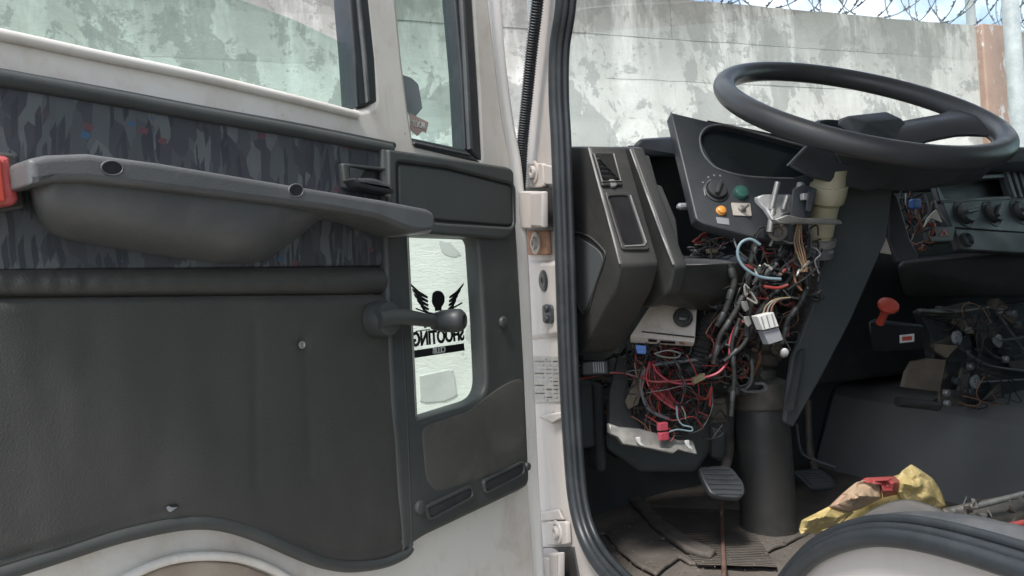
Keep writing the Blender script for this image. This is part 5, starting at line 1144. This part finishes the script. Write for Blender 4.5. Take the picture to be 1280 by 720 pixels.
# ------------------------------------------------------------------ plastic bag and things on the sill
def bag():
    spec = [  # outline polygon, material, label
        ([(998, 664), (1002, 650), (1020, 641), (1042, 630), (1068, 640), (1050, 655), (1020, 665), (1001, 668)], 'bag_fold', m_bagy),
        ([(1036, 634), (1052, 618), (1070, 603), (1080, 600), (1100, 603), (1102, 622), (1075, 636), (1060, 640)], 'bag_fold', m_bagp),
        ([(1074, 602), (1082, 597), (1118, 595), (1126, 602), (1122, 618), (1104, 622), (1100, 606)], 'bag_print', m_bagr),
        ([(1118, 600), (1128, 588), (1139, 580), (1152, 588), (1166, 598), (1176, 612), (1184, 634), (1160, 640), (1130, 630), (1122, 616)], 'bag_fold', m_bagy)]
    root = empty('plastic_bag', floorpt(1075, 668), 'crumpled yellow and red plastic bag lying on the cab floor', 'plastic bag')
    for idx, (poly, nm, m) in enumerate(spec):
        cx = sum(p[0] for p in poly)/len(poly); cy = sum(p[1] for p in poly)/len(poly)
        ol = rnd(poly, 2); n = len(ol); vs = []; fs = []; K = 14
        t0 = 1.10
        for k in range(K+1):
            s = 1-k/K
            for (x, y) in ol:
                X = cx+(x-cx)*s; Y = cy+(y-cy)*s
                nn = noise.noise(V((X*.055, Y*.075, idx*3)))*.030+abs(noise.noise(V((X*.10, Y*.13, idx*3+1))))*.016
                vs.append(P(X, Y, t0+(X-1080)*.0004-.018*(1-s**2)+nn*(.4+.6*(1-s))))
        for k in range(K):
            for i in range(n): fs.append((k*n+i, k*n+(i+1) % n, (k+1)*n+(i+1) % n, (k+1)*n+i))
        o = meshobj(nm, vs, fs, m, root, smooth=70, label={'bag_print': 'red printed fold of the bag'}.get(nm))
        sm = o.modifiers.new('thickness', 'SOLIDIFY'); sm.thickness = .0008
        # the bag's own back so that it has volume
    vs = []; 
    hull('bag_body', [P(a, b, t) for a, b, t in [(1004, 662, 1.125), (1045, 634, 1.13), (1078, 606, 1.14), (1120, 603, 1.14), (1140, 588, 1.14), (1176, 622, 1.14), (1178, 650, 1.13), (1060, 665, 1.12), (1020, 670, 1.2), (1160, 640, 1.24), (1130, 606, 1.2)]], m_bagy, root, .01)
bag()
# seat rail / greasy metal beyond the sill
rail = slab('seat_rail', [P(a, b, t) for a, b, t in [(1175, 634, .95), (1290, 610, 1.05), (1300, 640, 1.0), (1200, 650, .93)]], V((0, 0, -.03)), m_dsteel, truck, bev=.004, label='greasy metal seat rail behind the sill')
for i in range(16):
    x = random.uniform(1195, 1280); y = random.uniform(625, 655)
    p = P(x, y, .90); slab('grease_scrap', [p+R*random.uniform(-.012, .012)+Z*random.uniform(-.006, .006)-F*.002*j for j in range(4)], Z*.004, random.choice((m_dsteel, m_steel, m_cloth)), rail)
tube('seat_rail_edge', [P(1188, 640, .92), P(1240, 628, .95), P(1300, 612, 1.0)], .004, m_steel, rail, n=8)
tube('red_cable', [P(1235, 662, .80), P(1260, 658, .82), P(1300, 650, .84)], .004, m_redw, rail, n=8)
def rag():
    T = [(1075, 648), (1090, 637), (1110, 628), (1130, 624), (1150, 627), (1170, 634), (1190, 645)]
    B = [(1075, 652), (1090, 649), (1110, 648), (1130, 650), (1150, 652), (1170, 653), (1190, 652)]
    Tc = cat([V(p) for p in T], 6); Bc = cat([V(p) for p in B], 6); vs = []; fs = []; M = 10
    for i, (a, b) in enumerate(zip(Tc, Bc)):
        for j in range(M+1):
            v = j/M; p = a.lerp(b, v); vs.append(P(p.x, p.y, .93-.16*v+.012*noise.noise(V((p.x*.07, p.y*.09, 1)))))
    for i in range(len(Tc)-1):
        for j in range(M): q = i*(M+1)+j; fs.append((q, q+M+1, q+M+2, q+1))
    o = meshobj('rag', vs, fs, m_cloth, None, smooth=60, label='dusty grey rag lying on the sill in front of the plastic bag', cat='rag')
    s = o.modifiers.new('thickness', 'SOLIDIFY'); s.thickness = .003
rag()
def debris():
    vs = []; fs = []
    for _ in range(260):
        x = random.uniform(735, 1000); y = random.uniform(600, 716); p = floorpt(x, y, .0175); r = random.uniform(.0007, .0024); k = len(vs)
        vs += [p+V((r, 0, 0)), p+V((-r*.6, r*.8, 0)), p+V((-r*.5, -r, 0)), p+V((0, 0, r*.9))]; fs += [(k, k+1, k+3), (k+1, k+2, k+3), (k+2, k, k+3), (k, k+2, k+1)]
    meshobj('dirt_crumbs', vs, fs, m_crumb, None, smooth=0, kind='stuff', label='scattered crumbs of dry dirt over the cab floor', cat='dirt')
debris()
# inner sill covering between seal and cab floor: rubber apron following the opening
def apron():
    vs = []; fs = []; idx = [i for i in range(len(A3)) if apc[i].x > 930]
    for i in idx:
        t = (A3[min(i+1, len(A3)-1)]-A3[i-1]).normalized(); b = APER.w.cross(t).normalized()
        for (x, y) in ((.008, -.006), (.0125, -.020), (.0145, -.028), (.012, -.045), (.004, -.065), (-.015, -.09), (-.06, -.11), (-.14, -.115)): vs.append(A3[i]+b*x+APER.w*(y+.002*noise.noise(V((i*.5, y*40, 0)))))
    for k in range(len(idx)-1):
        for j in range(7): q = k*8+j; fs.append((q, q+8, q+9, q+1))
    meshobj('sill_cover', vs, fs, m_seal2, truck, smooth=60, label='dusty rubber cover over the wheel arch sill')
apron()
print('tris', sum(len(o.data.polygons) for o in D.objects if o.type == 'MESH'), 'objects', len(D.objects))
